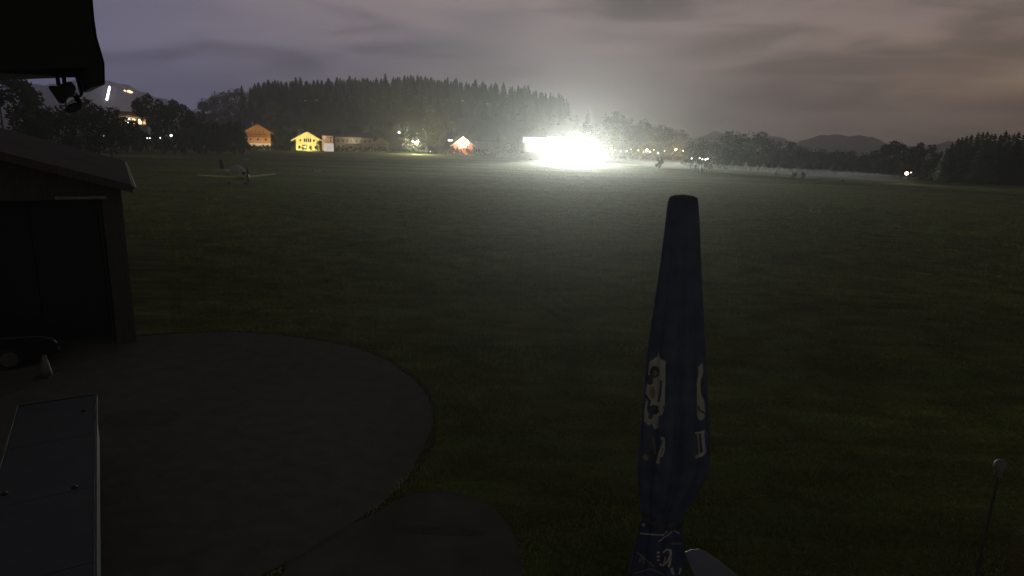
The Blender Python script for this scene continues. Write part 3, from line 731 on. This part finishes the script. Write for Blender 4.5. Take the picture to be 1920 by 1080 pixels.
for px, py, m_ in ((1126,277,'white_glow'),(1133,280,'warm_glow'),(1154,281,'warm_glow'),(1183,280,'warm_glow'),(1197,282,'yellow_glow'),(1226,281,'warm_glow'),(1246,283,'warm_glow'),(1281,283,'yellow_glow'),(1288,286,'warm_glow')):
    street_lamp(px, py, 316, .22, m_, 0, None, 'small warm lamp in the row under the lit trees')['group'] = 'warm lamps under the lit trees'
for i in range(16):
    px = 1150 + i * 10; plant_px('bush%d' % (i % 2), px, 0, 286 + i * .35, 'dark hedge bush beyond the misty meadow under the lit trees', 'bush', 'hedge under the lit trees', 1.0, 322)
for px, py, r, lab in ((1175,283,.35,'white lamp in the hedge close to the banner'),(1212,284,.3,'left lamp of a white pair in the hedge'),(1218,284.6,.36,'right lamp of a white pair in the hedge'),(1234,287,.42,'bright white lamp in the hedge above the lone bush')):
    dot(px, py, 310, r, 'small_white', lab)
for px, py, r in ((1297,297,.22),(1312,296.5,.22),(1317,298.5,.22),(1323,299,.26),(1327,297.5,.22)):
    dot(px, py, 205, r, 'small_white', 'small white lamp in the cluster before the tree line', 'white lamps before the tree line')
street_lamp(1700, 325, 165, .42, 'pink_glow', 260, (1, .72, .55), 'lone bright warm lamp under the broad domed tree')
street_lamp(1708, 323.5, 166, .13, 'warm_glow', 0, None, 'tiny yellowish lamp beside the lone bright lamp')
# lights on the distant slope
def far_z(px, py, d): q = AT(px, py, d); return q
for i in range(9):
    f = i / 8; q = far_z(205.5 - 5 * f, 164 + 22 * f, 2760)
    t = thing('slope_lamp', 'white lamp in the lit line climbing the far mountain', 'lamp', q, group='white lamps climbing the mountain')
    MB().tube([(0,0,-25),(0,0,0)], .5).build('pole', 'galv', t); MB().lathe([(1.2,-4.2),(3.8,-2.5),(3.8,2.5),(1.2,4.2)], 10).build('lamp_head', 'run_white', t, True)
for px, py, r in ((234,170,2.8),(240,171,4.2),(244,172,4.6),(247,173,3)):
    q = far_z(px, py, 2760); t = thing('slope_lamp', 'orange lamp of the hut group on the far mountain', 'lamp', q, group='orange lamps on the mountain')
    MB().tube([(0,0,-25),(0,0,0)], .5).build('pole', 'galv', t); MB().lathe([(1,-r),(r,-2),(r,2),(1,r)], 10).build('lamp_head', 'run_orange', t, True)

# ------------------------------------------------------------------ light aeroplane on the grass
g = G(446, 346); hd = math.atan2(-.66, .75)
t = thing('light_aeroplane', 'small yellow low-wing aeroplane under a cockpit cover on the grass', 'aeroplane', (g.x, g.y, 0), hd); t.scale = (1.1, 1.05, 1.2)   # local +x = nose
def ellring(x, ry, rz_, zc, n=14): return [(x, ry*math.cos(6.2832*j/n), zc + rz_*math.sin(6.2832*j/n)) for j in range(n)]
MB().loft([ellring(*a) for a in ((-4.6,.06,.10,1.55),(-3.0,.22,.28,1.40),(-1.2,.45,.52,1.25),(.2,.56,.62,1.2),(1.6,.52,.55,1.18),(2.5,.42,.42,1.15),(2.75,.2,.2,1.15))]).build('fuselage', 'plane_yellow', t, True)
MB().loft([ellring(*a) for a in ((-1.9,.1,.1,1.6),(-1.3,.42,.45,1.55),(-.4,.58,.78,1.55),(.6,.60,.78,1.5),(1.4,.55,.5,1.45),(2.0,.3,.2,1.5))]).build('cockpit_cover', 'plane_cover', t, True)
for s in (-1, 1):
    def wr(y, c, th, z): return [(c*.65, y, z), (c*.2, y, z+th), (-c*.35, y, z+.02), (.0, y, z-th*.5)]
    MB().loft([wr(s*.45, 2.0, .16, .85), wr(s*3.0, 1.8, .15, 1.0), wr(s*5.2, 1.4, .10, 1.18)]).build('wing', 'plane_yellow', t, False)
    MB().loft([[(-3.9,s*.1,1.55),(-4.1,s*.1,1.6),(-4.6,s*.1,1.55)], [(-4.1,s*1.5,1.58),(-4.2,s*1.5,1.61),(-4.65,s*1.5,1.58)]]).build('tailplane', 'plane_yellow', t)
    MB().tube([(-.1,s*.5,.9),(-.1,s*1.1,.25)], .05).build('gear_leg', 'galv', t)
    MB().lathe([(.12,-.07),(.21,-.06),(.21,.06),(.12,.07)], 12, (-.1,s*1.15,.21), 'y').build('wheel', 'rubber', t)
MB().loft([[(-3.5,-.05,1.6),(-4.7,-.03,1.55),(-3.5,.05,1.6)], [(-4.3,-.02,2.75),(-4.95,-.02,2.75),(-4.3,.02,2.75)]]).build('tail_fin', 'plane_dark', t)
MB().tube([(2.2,0,.8),(2.3,0,.25)], .05).build('nose_leg', 'galv', t); MB().lathe([(.1,-.06),(.18,-.05),(.18,.05),(.1,.06)], 12, (2.3,0,.18), 'y').build('nose_wheel', 'rubber', t)
pr = MB().lathe([(.2,2.76),(.17,2.9),(.03,3.08)], 12, (0,0,1.15), 'x').build('spinner', 'plane_dark', t, True)
for s in (-1, 1): MB().add([(2.86,-.03,1.15),(2.92,.03,1.15),(2.9,.14,1.15+s*.5),(2.86,.05,1.15+s*.95),(2.84,-.05,1.15+s*.95),(2.84,-.13,1.15+s*.5)], [(0,1,2,3,4,5)]).build('propeller_blade', 'plane_dark', t)
MB().box(2.0,2.6,-.45,.45,1.2,1.62).build('engine_cover', 'plane_dark', t, bevel=.12)

# runway marker boards in pairs
for px, py, lab, rzz in ((596, 322, 'pale marker board in the grass beyond the aeroplane', .5), (462, 300, 'far marker board in front of the orange chalet hedge', .3), (1528, 399, 'pale marker board on the open meadow beside the ditch', -.4)):
    q = G(px, py); t = thing('marker_board', lab, 'marker', (q.x, q.y, 0), rzz)
    for s in (-1, 1): MB().slab([(s*.25,-.28,.0),(s*.25+.35*s,-.28,.02),(s*.25+.35*s,.28,.42),(s*.25,.28,.42)], .04).build('panel', 'marker', t)
    MB().box(-.6,.6,.24,.30,.0,.06).build('foot_rail', 'galv', t)

# ------------------------------------------------------------------ hangar
g = G(256, 640); A2 = Vector((ray(214, hor(214)).x, ray(214, hor(214)).y, 0)).normalized()
t = thing('hangar', 'dark wooden hangar with brownish sheet roof and open black front', 'hangar', (g.x, g.y, 0), math.atan2(-A2.x, A2.y))
HWID = 12.6; HL = 18.5; EZ = 5.38; RZ = 7.3
MB().box(-.56, 0, 0, .35, 0, EZ - .1).build('pier', 'wood_pier', t)
for i in range(4): MB().box(-.555 + i*.14, -.425 + i*.14, -.025, -.001, .02, EZ - .15).build('plank', 'wood_pier', t)
MB().box(-HWID, -HWID + .72, 0, .35, 0, EZ - .1).build('pier', 'wood_pier', t)
MB().box(-.12, -.001, .36, HL, 0, EZ - .1).build('side_wall', 'shaded_wood', t)
MB().box(-HWID + .001, -HWID + .12, .36, HL, 0, EZ - .1).build('side_wall', 'shaded_wood', t)
MB().box(-HWID, 0, HL + .001, HL + .12, 0, EZ).build('rear_wall', 'wood_dark', t)
MB().prism([(-HWID+.05, EZ - .55), (-.57, EZ - .55), (-.57, EZ - .05), (-.15, EZ + .02), (-HWID/2, RZ - .22), (-HWID+.15, EZ)], .03, .25).build('gable_wall', 'wood_dark', t)
for i in range(6):
    x0 = -HWID + .75 + i * 1.855; MB().box(x0, x0 + 1.835, 1.0 + .06*(i % 2), 1.05 + .06*(i % 2), .03, EZ - .6).build('dark_opening_sheet', 'black', t)  # black sheets standing for the dark interior behind the open front
MB().box(-1.75, -.40, -.34, -.26, EZ - .50, EZ - .42).build('door_rail', 'wood_pale', t)
MB().tube([(-.64, -.02, .1), (-.64, -.02, EZ - .7)], .03).build('downpipe', 'black_metal', t)
xs = [(.36, EZ - .12), (.32, EZ - .08), (-HWID/2, RZ), (-HWID - .32, EZ - .08), (-HWID - .36, EZ - .12)]
roofs = []
for (a, b) in zip(xs[:-1], xs[1:]):
    roofs.append(MB().slab([(a[0], -.55, a[1]), (a[0], HL + .5, a[1]), (b[0], HL + .5, b[1]), (b[0], -.55, b[1])], .09).build('roof', 'roof_sheet' if b[0] < -.5 and a[0] < .5 and abs(a[1]-b[1]) > .5 else 'shaded_wood', t))
for i in range(38):
    y = -.5 + i * .51; a, b = xs[1], xs[2]
    MB().slab([(a[0], y, a[1] + .035), (a[0], y + .05, a[1] + .035), (b[0], y + .05, b[1] + .035), (b[0], y, b[1] + .035)], .033).build('seam', 'roof_sheet', roofs[1])
MB().tube([(.40, -.6, EZ - .17), (.40, HL + .55, EZ - .17)], .04, 10).build('gutter', 'cap_grey', t)
MB().tube([(.40, HL + .56, EZ - .17), (.05, HL + .56, EZ + .02)], .03, 8).build('gutter', 'cap_grey', t)
a, b = xs[1], xs[2]
MB().slab([(a[0], -.60, a[1] + .04), (a[0], -.551, a[1] + .04), (b[0], -.551, b[1] + .04), (b[0], -.60, b[1] + .04)], .26).build('barge_board', 'wood_dark', t)
HROT = t.rotation_euler.z

# ------------------------------------------------------------------ parked car
g = G(20, 694)
t = thing('parked_car', 'dark glossy car with alloy wheels parked before the hangar', 'car', (g.x, g.y, 0), HROT + .10)   # local x forward, wheel at origin on -y side
prof = [(-3.35,.42),(-3.45,.75),(-3.3,1.05),(-2.6,1.42),(-1.4,1.48),(-.9,1.40),(-.15,1.02),(.78,.95),(1.10,.84),(1.22,.64),(1.22,.36),(1.02,.24),(-3.2,.26)]
rings = []
for y, sx in ((0.0, .985), (.12, 1.0), (1.62, 1.0), (1.74, .985)):
    rings.append([(x*sx - (0), y, z if z < .95 else .95 + (z-.95)*(1.0 if .1 < y < 1.7 else .93)) for x, z in prof])
MB().loft(rings).build('body', 'car_paint', t, bevel=.05)
for wx in (0.0, -2.62):
    for wy, sgn in ((-.02, -1), (1.58, 1)):
        wh = MB().lathe([(.22,0),(.31,-.01),(.335,.03),(.335,.16),(.31,.20),(.22,.19)], 24, (wx, wy, .335), 'y').build('wheel', 'rubber', t, True)
        f = wy - .012 if sgn < 0 else wy + .2
        rm = MB().lathe([(.17,0),(.225,0),(.225,.012),(.17,.012)], 20, (wx, f, .335), 'y').build('rim', 'chrome', wh)
        sp = MB()
        for q in range(7):
            a = 6.283*q/7; c, s_ = math.cos(a), math.sin(a)
            sp.add([(wx + .03*c - .022*s_, f, .335 + .03*s_ + .022*c), (wx + .03*c + .022*s_, f, .335 + .03*s_ - .022*c), (wx + .2*c + .016*s_, f+.004, .335 + .2*s_ - .016*c), (wx + .2*c - .016*s_, f+.004, .335 + .2*s_ + .016*c)], [(0,1,2,3)])
        sp.build('spokes', 'chrome', wh)
for y0, y1 in ((.02,.34),(1.40,1.72)):
    hl = MB().prism([(.76,.84),(1.16,.74),(1.215,.62),(.90,.68)], y0, y1).build('headlight', 'lens', t, bevel=.02)
    MB().box(1.18, 1.235, y0 + .03, y1 - .1, .40, .47).build('fog_light', 'lens', t, bevel=.01)
MB().box(1.20, 1.245, .5, 1.24, .50, .66).build('grille', 'black', t)
MB().add([(-.86,.16,1.385),(-.86,1.58,1.385),(-.17,1.66,1.035),(-.17,.08,1.035)], [(0,1,2,3)]).build('windscreen', 'glass_dark', t, loc=(.02, 0, .025))
for x0, x1, x2, x3 in ((-.85,-.35,-1.6,-1.55), (-1.65,-1.7,-2.5,-2.7)):
    MB().add([(x0,-.015,1.36),(x1,-.025,1.04),(x3,-.025,1.04),(x2,-.015,1.38)], [(0,1,2,3)]).build('side_window', 'glass_dark', t, loc=(0, .012, 0))
MB().box(-.45,-.28,-.2,-.03,1.02,1.14).build('mirror', 'car_paint', t, bevel=.03)
# traffic cone
g = G(88, 706)
t = thing('traffic_cone', 'pale traffic cone standing beside the parked car', 'cone', (g.x, g.y, .016))
MB().box(-.19,.19,-.19,.19,0,.04).build('base', 'cone_base', t, bevel=.01)
MB().lathe([(.155,.04),(.13,.2),(.055,.60),(.03,.64)], 20).build('cone_body', 'cone_body', t, True)
# ------------------------------------------------------------------ long trailer
R1 = G(182, 738, 1.5); R2 = G(182, 1080, 1.5); L1 = G(38, 735, 1.5)
ax = Vector((R1.x - R2.x, R1.y - R2.y, 0)).normalized(); wd = abs((L1 - R1).dot(Vector((-ax.y, ax.x, 0))))
t = thing('box_trailer', 'long low grey box trailer with pale roof edges beside the round pad', 'trailer', (R1.x, R1.y, 0), math.atan2(-ax.x, ax.y))
TL = 8.6
MB().box(-wd + .05, -.05, -TL, -.03, .45, 1.44).build('body', 'trailer_side', t, bevel=.04)
for i in range(4): MB().box(-wd + .04, -.04, -TL + i*TL/4 + .006, -TL + (i+1)*TL/4 - .006, 1.441, 1.49).build('roof_panel', 'trailer_roof', t)
MB().box(-.03, 0, -TL, 0, 1.40, 1.51).build('edge_trim', 'trim_grey', t); MB().box(-wd, -wd + .03, -TL, 0, 1.40, 1.51).build('edge_trim', 'trim_grey', t)
MB().box(-wd+.043, -.043, -.028, 0, .5, 1.50).build('end_panel', 'black', t)
for x, y in ((-.22,-.9),(-.3,-4.2),(-1.2,-3.9)): MB().lathe([(.045,1.491),(.05,1.505),(.02,1.525)], 10, (x, y, 0)).build('vent', 'black', t)
for x in (-.26, -wd + .08):
    for y in (-3.6, -4.5): MB().lathe([(.2,0),(.3,.02),(.3,.16),(.2,.18)], 18, (x + .0, y, .3), 'x').build('wheel', 'rubber', t, True)
MB().tube([(-wd/2, 0, .5), (-wd/2, 1.3, .45)], .05).build('drawbar', 'galv', t)

# ------------------------------------------------------------------ clubhouse terrace below and behind the camera
t = thing('clubhouse', 'rendered clubhouse with upper terrace deck the parasol stands on', 'building', (0, 0, 0))
MB().box(-9, 9, -9, 4.0, 0, 3.05).build('lower_storey', 'render_wall', t)
MB().box(-9, 9, -9, -.6, 3.35, 9.0).build('upper_storey', 'render_wall', t)
for i in range(18): MB().box(-9 + i*1.0 + .004, -8 + i*1.0 - .004, -.59, 4.3, 3.06, 3.30).build('deck_board', 'deck', t)

# dark overhang at upper left with its lamp
DO = 2.1
def oh(px, py): q = AT(px, py, DO); return (q.x, q.z)
prof = [oh(*p) for p in [(-420,-300),(172,-300),(174,0),(177,35),(182,70),(190,97),(196,118),(197,158),(173,164),(167,140),(163,126),(80,129),(0,132),(-420,146)]]
o = MB().skew(prof, DO, -.32, .42)
t = thing('roof_overhang', 'black roof overhang with a drooping end board above the lamp bracket', 'roof overhang', (0, 0, 0))
o.build('soffit', 'black', t)
MB().box(-5.6, prof[2][0] - .03, -.59, DO - .002, prof[1][1] - .25, prof[1][1]).build('roof_slab', 'black', t)
MB().skew([oh(*p) for p in [(176,5),(179,35),(184,70),(192,97),(199,118),(200,156),(198,158),(196,118),(190,97),(182,70),(177,35),(174,5)]], DO - .02, -.2, .28).build('edge_strip', 'black_metal', t)
t = thing('security_lamp', 'unlit security lamp hanging on two rods under the roof overhang', 'lamp', (0, 0, 0))
def pt(px, py, d=DO + .25): q = AT(px, py, d); return (q.x, q.y, q.z)
MB().tube([pt(104,122), pt(110,160)], .0065, 8).build('rod', 'black_metal', t); MB().tube([pt(117,122), pt(121,158)], .0065, 8).build('rod', 'black_metal', t)
d0 = DO + .18
def flatpoly(pl, d, th):
    q = [AT(x, y, d) for x, y in pl]; return MB().skew([(a.x, a.z) for a in q], d, -.68 * th, th)
flatpoly([(90,163),(94,160.5),(107,161),(122,154),(134,152.5),(139,159),(143,170),(137,178),(128,182),(124,191),(119,193),(110,192)], d0, .10).build('lamp_head', 'black', t, bevel=.004)
flatpoly([(122,157),(133,155),(141,160),(143,168),(141,178),(135,180),(126,176)], d0 - .03, .13).build('joint', 'black_metal', t, bevel=.008)
MB().tube([pt(138,172,d0+.04), pt(144,184,d0+.04), pt(152,196,d0+.04)], .009, 8).build('arm', 'black_metal', t)
flatpoly([(119,208),(124,200),(132,194),(142,192),(152,193),(157,200),(150,206),(135,212)], d0, .10).build('sensor', 'black', t, bevel=.008)
MB().tube([pt(139,122,d0+.05), pt(143,140,d0+.05), pt(149,158,d0+.05), pt(153.5,170,d0+.05), pt(153.5,176,d0+.05), pt(151,180,d0+.05), pt(146,181,d0+.05)], .0045, 8).build('cable', 'black', t)

# ------------------------------------------------------------------ closed parasol
DP = 4.0
ROWS = [(370,1257,1307),(374,1254,1308),(430,1248,1311),(500,1240,1313),(560,1231,1315),(600,1225,1316),(650,1218,1317),(700,1212,1319),(760,1208,1321),(800,1205,1323),(850,1200,1324),(880,1198,1318),(910,1199,1304),(940,1201,1288),(960,1205,1279),(972,1206,1277),(985,1203,1277),(1010,1198,1279),(1050,1190,1281),(1100,1180,1284),(1150,1174,1288)]
rings = []; NF = 96
fine = []
for yy in np.concatenate([np.arange(370, 1150, 6.0), [1150]]):
    fine.append((yy, np.interp(yy, [r[0] for r in ROWS], [r[1] for r in ROWS]), np.interp(yy, [r[0] for r in ROWS], [r[2] for r in ROWS])))
for yy, xl, xr in fine:
    a = AT(xl, yy, DP); b = AT(xr, yy, DP); c = (a + b) / 2; R = (b - a).length / 2
    fl = 1.0
    tie = math.exp(-((yy - 966) / 22.0) ** 2)
    amp = .06 + .20 * min(1, (yy - 370) / 300) - .12 * tie
    ring = []
    for j in range(NF):
        ph = 6.2832 * j / NF
        fold = abs(math.sin(4 * ph + .35)) ** .6 - .68
        wob = .02 * math.sin(3 * ph + yy * .012) + .018 * math.sin(13 * ph + 1.0)
        rr = R * (1 + amp * fold + wob * (yy > 380))
        ring.append((c.x + rr * math.cos(ph), c.y + .92 * rr * math.sin(ph), c.z))
    rings.append(ring)
cb = G(1241, 972, 3.30)
base_c = AT(1241, 972, DP)
t = thing('closed_parasol', 'closed navy blue parasol with pale printed emblems, tied near its hem', 'parasol', (base_c.x, base_c.y, 3.30))
off = Vector((base_c.x, base_c.y, 3.30))
mbp = MB().loft([[(p[0]-off.x, p[1]-off.y, p[2]-off.z) for p in r] for r in rings])
isplit = next(i for i, f_ in enumerate(fine) if f_[0] >= 966)
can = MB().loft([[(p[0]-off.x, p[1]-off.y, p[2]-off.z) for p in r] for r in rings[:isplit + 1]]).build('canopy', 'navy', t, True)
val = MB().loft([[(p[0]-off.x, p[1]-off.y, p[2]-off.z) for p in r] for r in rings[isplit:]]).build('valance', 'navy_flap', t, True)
sr = rings[isplit]; cc = base_c
MB().loft([[(cc.x + (p[0]-cc.x)*s - off.x, cc.y + (p[1]-cc.y)*s - off.y, base_c.z + dz - off.z + .02) for p in sr] for s, dz in ((1.02,-.035),(1.05,-.03),(1.05,.02),(1.02,.025))]).build('strap', 'strap', t, True)
topc = AT(1282, 370, DP)
MB().lathe([(.082,-.012),(.084,.0),(.06,.010),(.02,.016)], 20, (topc.x-off.x, topc.y-off.y, topc.z-off.z)).build('cap', 'strap', t, True)
MB().tube([(0,0,.02),(0,0,.9)], .03, 14).build('pole', 'galv', t)
MB().lathe([(.36,0.001),(.36,.05),(.30,.07),(.06,.08),(.05,.25),(.035,.26)], 24).build('foot', 'concrete', t, True)
bvh = BVHTree.FromPolygons([Vector(v) + off for v in mbp.v], mbp.f)
def inside(x, y, P):
    c = False; j = len(P) - 1
    for i in range(len(P)):
        if (P[i][1] > y) != (P[j][1] > y) and x < (P[j][0]-P[i][0])*(y-P[i][1])/(P[j][1]-P[i][1]) + P[i][0]: c = not c
        j = i
    return c
def thick(pl, w):                                        # polyline -> list of quads
    out_ = []
    for (x0, y0), (x1, y1) in zip(pl[:-1], pl[1:]):
        l = math.hypot(x1-x0, y1-y0) or 1; nx_, ny_ = -(y1-y0)/l*w/2, (x1-x0)/l*w/2
        ex, ey = (x1-x0)/l*w*.3, (y1-y0)/l*w*.3
        out_.append([(x0+nx_-ex,y0+ny_-ey),(x1+nx_+ex,y1+ny_+ey),(x1-nx_+ex,y1-ny_+ey),(x0-nx_-ex,y0-ny_-ey)])
    return out_
def decal(name, polys, m, holes=(), lift=.002, cell=1.0, parent=None):
    X = [p[0] for P in polys for p in P]; Y = [p[1] for P in polys for p in P]
    x0, y0 = min(X), min(Y); nx_ = int((max(X)-x0)/cell)+2; ny_ = int((max(Y)-y0)/cell)+2; idx = {}; V = []; Fc = []
    def vert(i, j):
        if (i, j) not in idx:
            d = ray(x0+i*cell, y0+j*cell).normalized(); h = bvh.ray_cast(CAM, d)
            if h[0] is None or h[0].y > DP + .12: idx[(i, j)] = None
            else:
                nrm = h[1] if h[1].dot(d) < 0 else -h[1]
                V.append(tuple(h[0] + nrm * lift - off)); idx[(i, j)] = len(V) - 1
        return idx[(i, j)]
    for j in range(ny_):
        for i in range(nx_):
            cx, cy = x0+(i+.5)*cell, y0+(j+.5)*cell
            if any(inside(cx, cy, P) for P in polys) and not any(inside(cx, cy, P) for P in holes):
                q = [vert(i, j), vert(i, j+1), vert(i+1, j+1), vert(i+1, j)]
                if None not in q: Fc.append(tuple(q))
    o = MB().add(V, Fc).build(name, m, parent or t)
    return o
def ell(cx, cy, a, b, n=18, rot=0): return [(cx + a*math.cos(6.283*i/n)*math.cos(rot) - b*math.sin(6.283*i/n)*math.sin(rot), cy + a*math.cos(6.283*i/n)*math.sin(rot) + b*math.sin(6.283*i/n)*math.cos(rot)) for i in range(n)]
# left emblem: pale frame with scrolled top, dark figure inside
e1 = decal('emblem', [[(1218,678),(1226,673),(1233,668),(1234,660),(1237,668),(1240,674),(1249,677),(1248,690),(1247,760),(1243,762),(1245,770),(1241,779),(1235,780),(1235,800),(1231,805),(1226,803),(1224,794),(1216,797),(1208,790),(1208,770),(1212,750),(1211,735),(1214,720),(1216,700)]], 'print_pale')
for P in ([ell(1228,697,9,11)], [ell(1219,712,6,10)], thick([(1240,715),(1239,735),(1236,752)], 4), [ell(1226,768,12,9)], thick([(1212,742),(1218,752),(1216,764)], 5), [ell(1220,780,4,6)]):
    decal('emblem_figure', P, 'print_dark', lift=.0035, parent=e1)
for P in ([ell(1229,699,4,5)], [ell(1224,735,5,12)], thick([(1236,766),(1241,769),(1242,775),(1237,777)], 3)):
    decal('emblem_detail', P, 'print_tan' if P[0][0][1] < 760 else 'print_pale', lift=.005, parent=e1)
# right emblem, only its rim showing round the fold
e2 = decal('emblem', [[(1309,688),(1314,682),(1317,680),(1318,700),(1313,712),(1314,735),(1320,752),(1322,772),(1321,783),(1314,788),(1307,784),(1306,775),(1306,752),(1306,720),(1309,705)]], 'print_pale')
decal('emblem_scroll', thick([(1318,716),(1314,724),(1316,738),(1319,746)], 3) + thick([(1308,762),(1313,770),(1321,775)], 3), 'print_dark', lift=.0035, parent=e2)
# lettering left: slanting R and K strokes, right: J-like letter
decal('lettering', thick([(1206,858),(1212,854),(1214,860),(1210,862)], 4) + [ell(1211,856,5,5)], 'print_tan')
decal('lettering', thick([(1224,822),(1227,835),(1229,850)], 5), 'print_tan')
decal('lettering', thick([(1241,822),(1244,822),(1245,829),(1240,842),(1236,856),(1233,866),(1236,868)], 5) + thick([(1246,832),(1245,846),(1241,856)], 3), 'print_pale')
decal('lettering', thick([(1304,812),(1320,809)], 4) + thick([(1317,810),(1318,828),(1321,846),(1316,852),(1305,857)], 6) + thick([(1308,815),(1310,832),(1311,850)], 3), 'print_pale')
# valance: crossing lines, dotted mark and a looped letter
decal('printed_line', thick([(1211,976),(1206,985)], 5), 'print_pale')
decal('printed_line', thick([(1201,1000),(1223,1002),(1243,1003),(1255,993),(1260,985)], 2.6), 'print_pale')
decal('printed_line', thick([(1235,1015),(1252,1003),(1262,994),(1274,1000)], 2.2), 'print_pale')
decal('printed_line', thick([(1259,1019),(1276,1019)], 3), 'print_tan')
decal('printed_line', thick([(1195,1035),(1210,1048),(1227,1062)], 2.6) + thick([(1202,1040),(1199,1054),(1206,1046),(1207,1058)], 2), 'print_tan')
decal('printed_line', thick([(1193,1074),(1220,1066),(1245,1078)], 2.4), 'print_tan')
for y in (1036, 1043, 1050): decal('printed_dot', [ell(1234, y, 3, 2, 10)], 'print_pale')
decal('lettering', thick([(1244,1036),(1250,1030),(1257,1032),(1257,1042),(1253,1050),(1244,1060),(1237,1058)], 4) + thick([(1248,1044),(1245,1056)], 2.5) + thick([(1257,1048),(1254,1062)], 4), 'print_pale')
decal('lettering', thick([(1259,1066),(1262,1076)], 5), 'print_pale'); decal('lettering', thick([(1276,1066),(1273,1076)], 3), 'print_pale')

# rounded table top next to the parasol
TZ = 4.02
q = [G(x, y, TZ) for x, y in ((1283,1034),(1296,1029),(1312,1028),(1322,1032),(1350,1052),(1388,1082),(1440,1125))]
pl = [(p.x, p.y) for p in q] + [(q[-1].x - .05, q[-1].y - .35), (q[0].x + .05, q[0].y - .6), (q[0].x, q[0].y - .3)]
cx = sum(p[0] for p in pl)/len(pl); cy = sum(p[1] for p in pl)/len(pl)
t = thing('terrace_table', 'grey terrace table with rounded corner beside the closed parasol', 'table', (cx, cy, 3.30))
MB().slab([(x - cx, y - cy, TZ - 3.30) for x, y in pl], .03).build('table_top', 'table_grey', t, bevel=.008)
for x, y in ((.10,.05),(-.1,.05),(.12,-.2),(-.08,-.25)): MB().tube([(x, y, 0), (x*.9, y*.9, TZ - 3.33)], .018).build('leg', 'black_metal', t)

# pole with a pale round cap at the right
q = AT(1876, 872, 7.4)
t = thing('capped_pole', 'thin grey pole with a pale round cap on the meadow edge', 'pole', (q.x, q.y, 0))
MB().tube([(0,0,0),(0,0,q.z-.05)], .022, 10, r2=.018).build('pole', 'pole_grey', t)
MB().lathe([(.02,q.z-.16),(.045,q.z-.15),(.05,q.z-.06),(.065,q.z-.045),(.072,q.z),(.062,q.z+.045),(.025,q.z+.068)], 18).build('cap', 'cap_grey', t, True)

# ------------------------------------------------------------------ grass blades on the near meadow
NB = 480000
u = nrg.uniform(size=NB); ang = nrg.uniform(-.75, .75, NB); r = 8.5 * (230/8.5) ** u
gx = r * np.tan(ang) * .95; gy = r
keep = (np.hypot(gx - PADX, gy - PADY) > PADR + .02)
poly2 = [(p.x, p.y) for p in pts]
keep &= np.array([not inside(a, b, poly2) if b < 14 else True for a, b in zip(gx, gy)])
lx = (gx - G(248,640).x); ly = (gy - G(248,640).y)
keep &= ~((gx < -11.5) & (gy < 42) & (gx < -11.5 - (gy - 20.8) * .55))
gx, gy, r = gx[keep], gy[keep], r[keep]; nb = len(gx)
clump = .5 + .5 * np.sin(gx * .9 + 1.7 * np.sin(gy * .35)) * np.sin(gy * .7 + np.sin(gx * .23) * 2)
hgt = (.035 + .075 * nrg.uniform(size=nb)) * (.7 + .9 * clump) * np.clip(r / 22, .8, 1.6) * np.clip(1.25 - r / 230, .1, 1)
wid = .0075 * np.clip(r / 9, 1, 9); th = nrg.uniform(0, 6.283, nb); le = nrg.normal(0, .6, nb) * hgt; le2 = nrg.normal(.2, .6, nb) * hgt
V = np.zeros((nb * 3, 3)); V[0::3, 0] = gx - np.cos(th)*wid; V[0::3, 1] = gy - np.sin(th)*wid; V[1::3, 0] = gx + np.cos(th)*wid; V[1::3, 1] = gy + np.sin(th)*wid
V[2::3, 0] = gx + le; V[2::3, 1] = gy + le2; V[2::3, 2] = hgt
mat('blade', (.135, .148, .042), .8, var=.55, scale=.8, translucent=.5)
o = quick('grass', V, np.arange(nb * 3).reshape(nb, 3), 'blade', kind='stuff'); tag(o, 'short tufted meadow grass around the paved pad', 'grass')

# ------------------------------------------------------------------ mist over the meadow and haze round everything
def volume(name, x0, x1, y0, y1, z0, z1, dens, aniso, col, hetero=None):
    o = MB().box(x0, x1, y0, y1, z0, z1).build(name, 'black', kind='stuff'); M = bpy.data.materials.new(name); M.use_nodes = True; t = M.node_tree
    t.nodes.clear(); ou = t.nodes.new('ShaderNodeOutputMaterial'); pv = t.nodes.new('ShaderNodeVolumePrincipled')
    pv.inputs['Density'].default_value = dens; pv.inputs['Anisotropy'].default_value = aniso; pv.inputs['Color'].default_value = (*col, 1)
    t.links.new(pv.outputs[0], ou.inputs['Volume']); o.data.materials[0] = M
    M.cycles.volume_sampling = 'EQUIANGULAR'
    return o
fp = [G(*p) for p in ((930,296),(1100,304),(1250,313),(1400,323),(1720,345),(1640,335),(1450,316),(1300,300),(1150,293),(930,287))]
mo = MB().add([(p.x, p.y, z) for z in (.02, 1.7) for p in fp], [tuple(range(10)), tuple(range(19, 9, -1))] + [(i, (i+1) % 10, (i+1) % 10 + 10, i + 10) for i in range(10)]).build('ground_mist', 'black', kind='stuff')
tag(mo, 'thin white ground mist lying over the meadow beyond the track', 'mist')
M = bpy.data.materials.new('ground_mist'); M.use_nodes = True; tt = M.node_tree; tt.nodes.clear()
ou = tt.nodes.new('ShaderNodeOutputMaterial'); pv = tt.nodes.new('ShaderNodeVolumePrincipled'); pv.inputs['Anisotropy'].default_value = .25
pv.inputs['Density'].default_value = .024; M.cycles.volume_sampling = 'EQUIANGULAR'
tt.links.new(pv.outputs[0], ou.inputs['Volume']); mo.data.materials[0] = M
volume('haze', -3900, 3900, -850, 3650, -1, 300, .00046, .80, (.96, .97, 1.0))
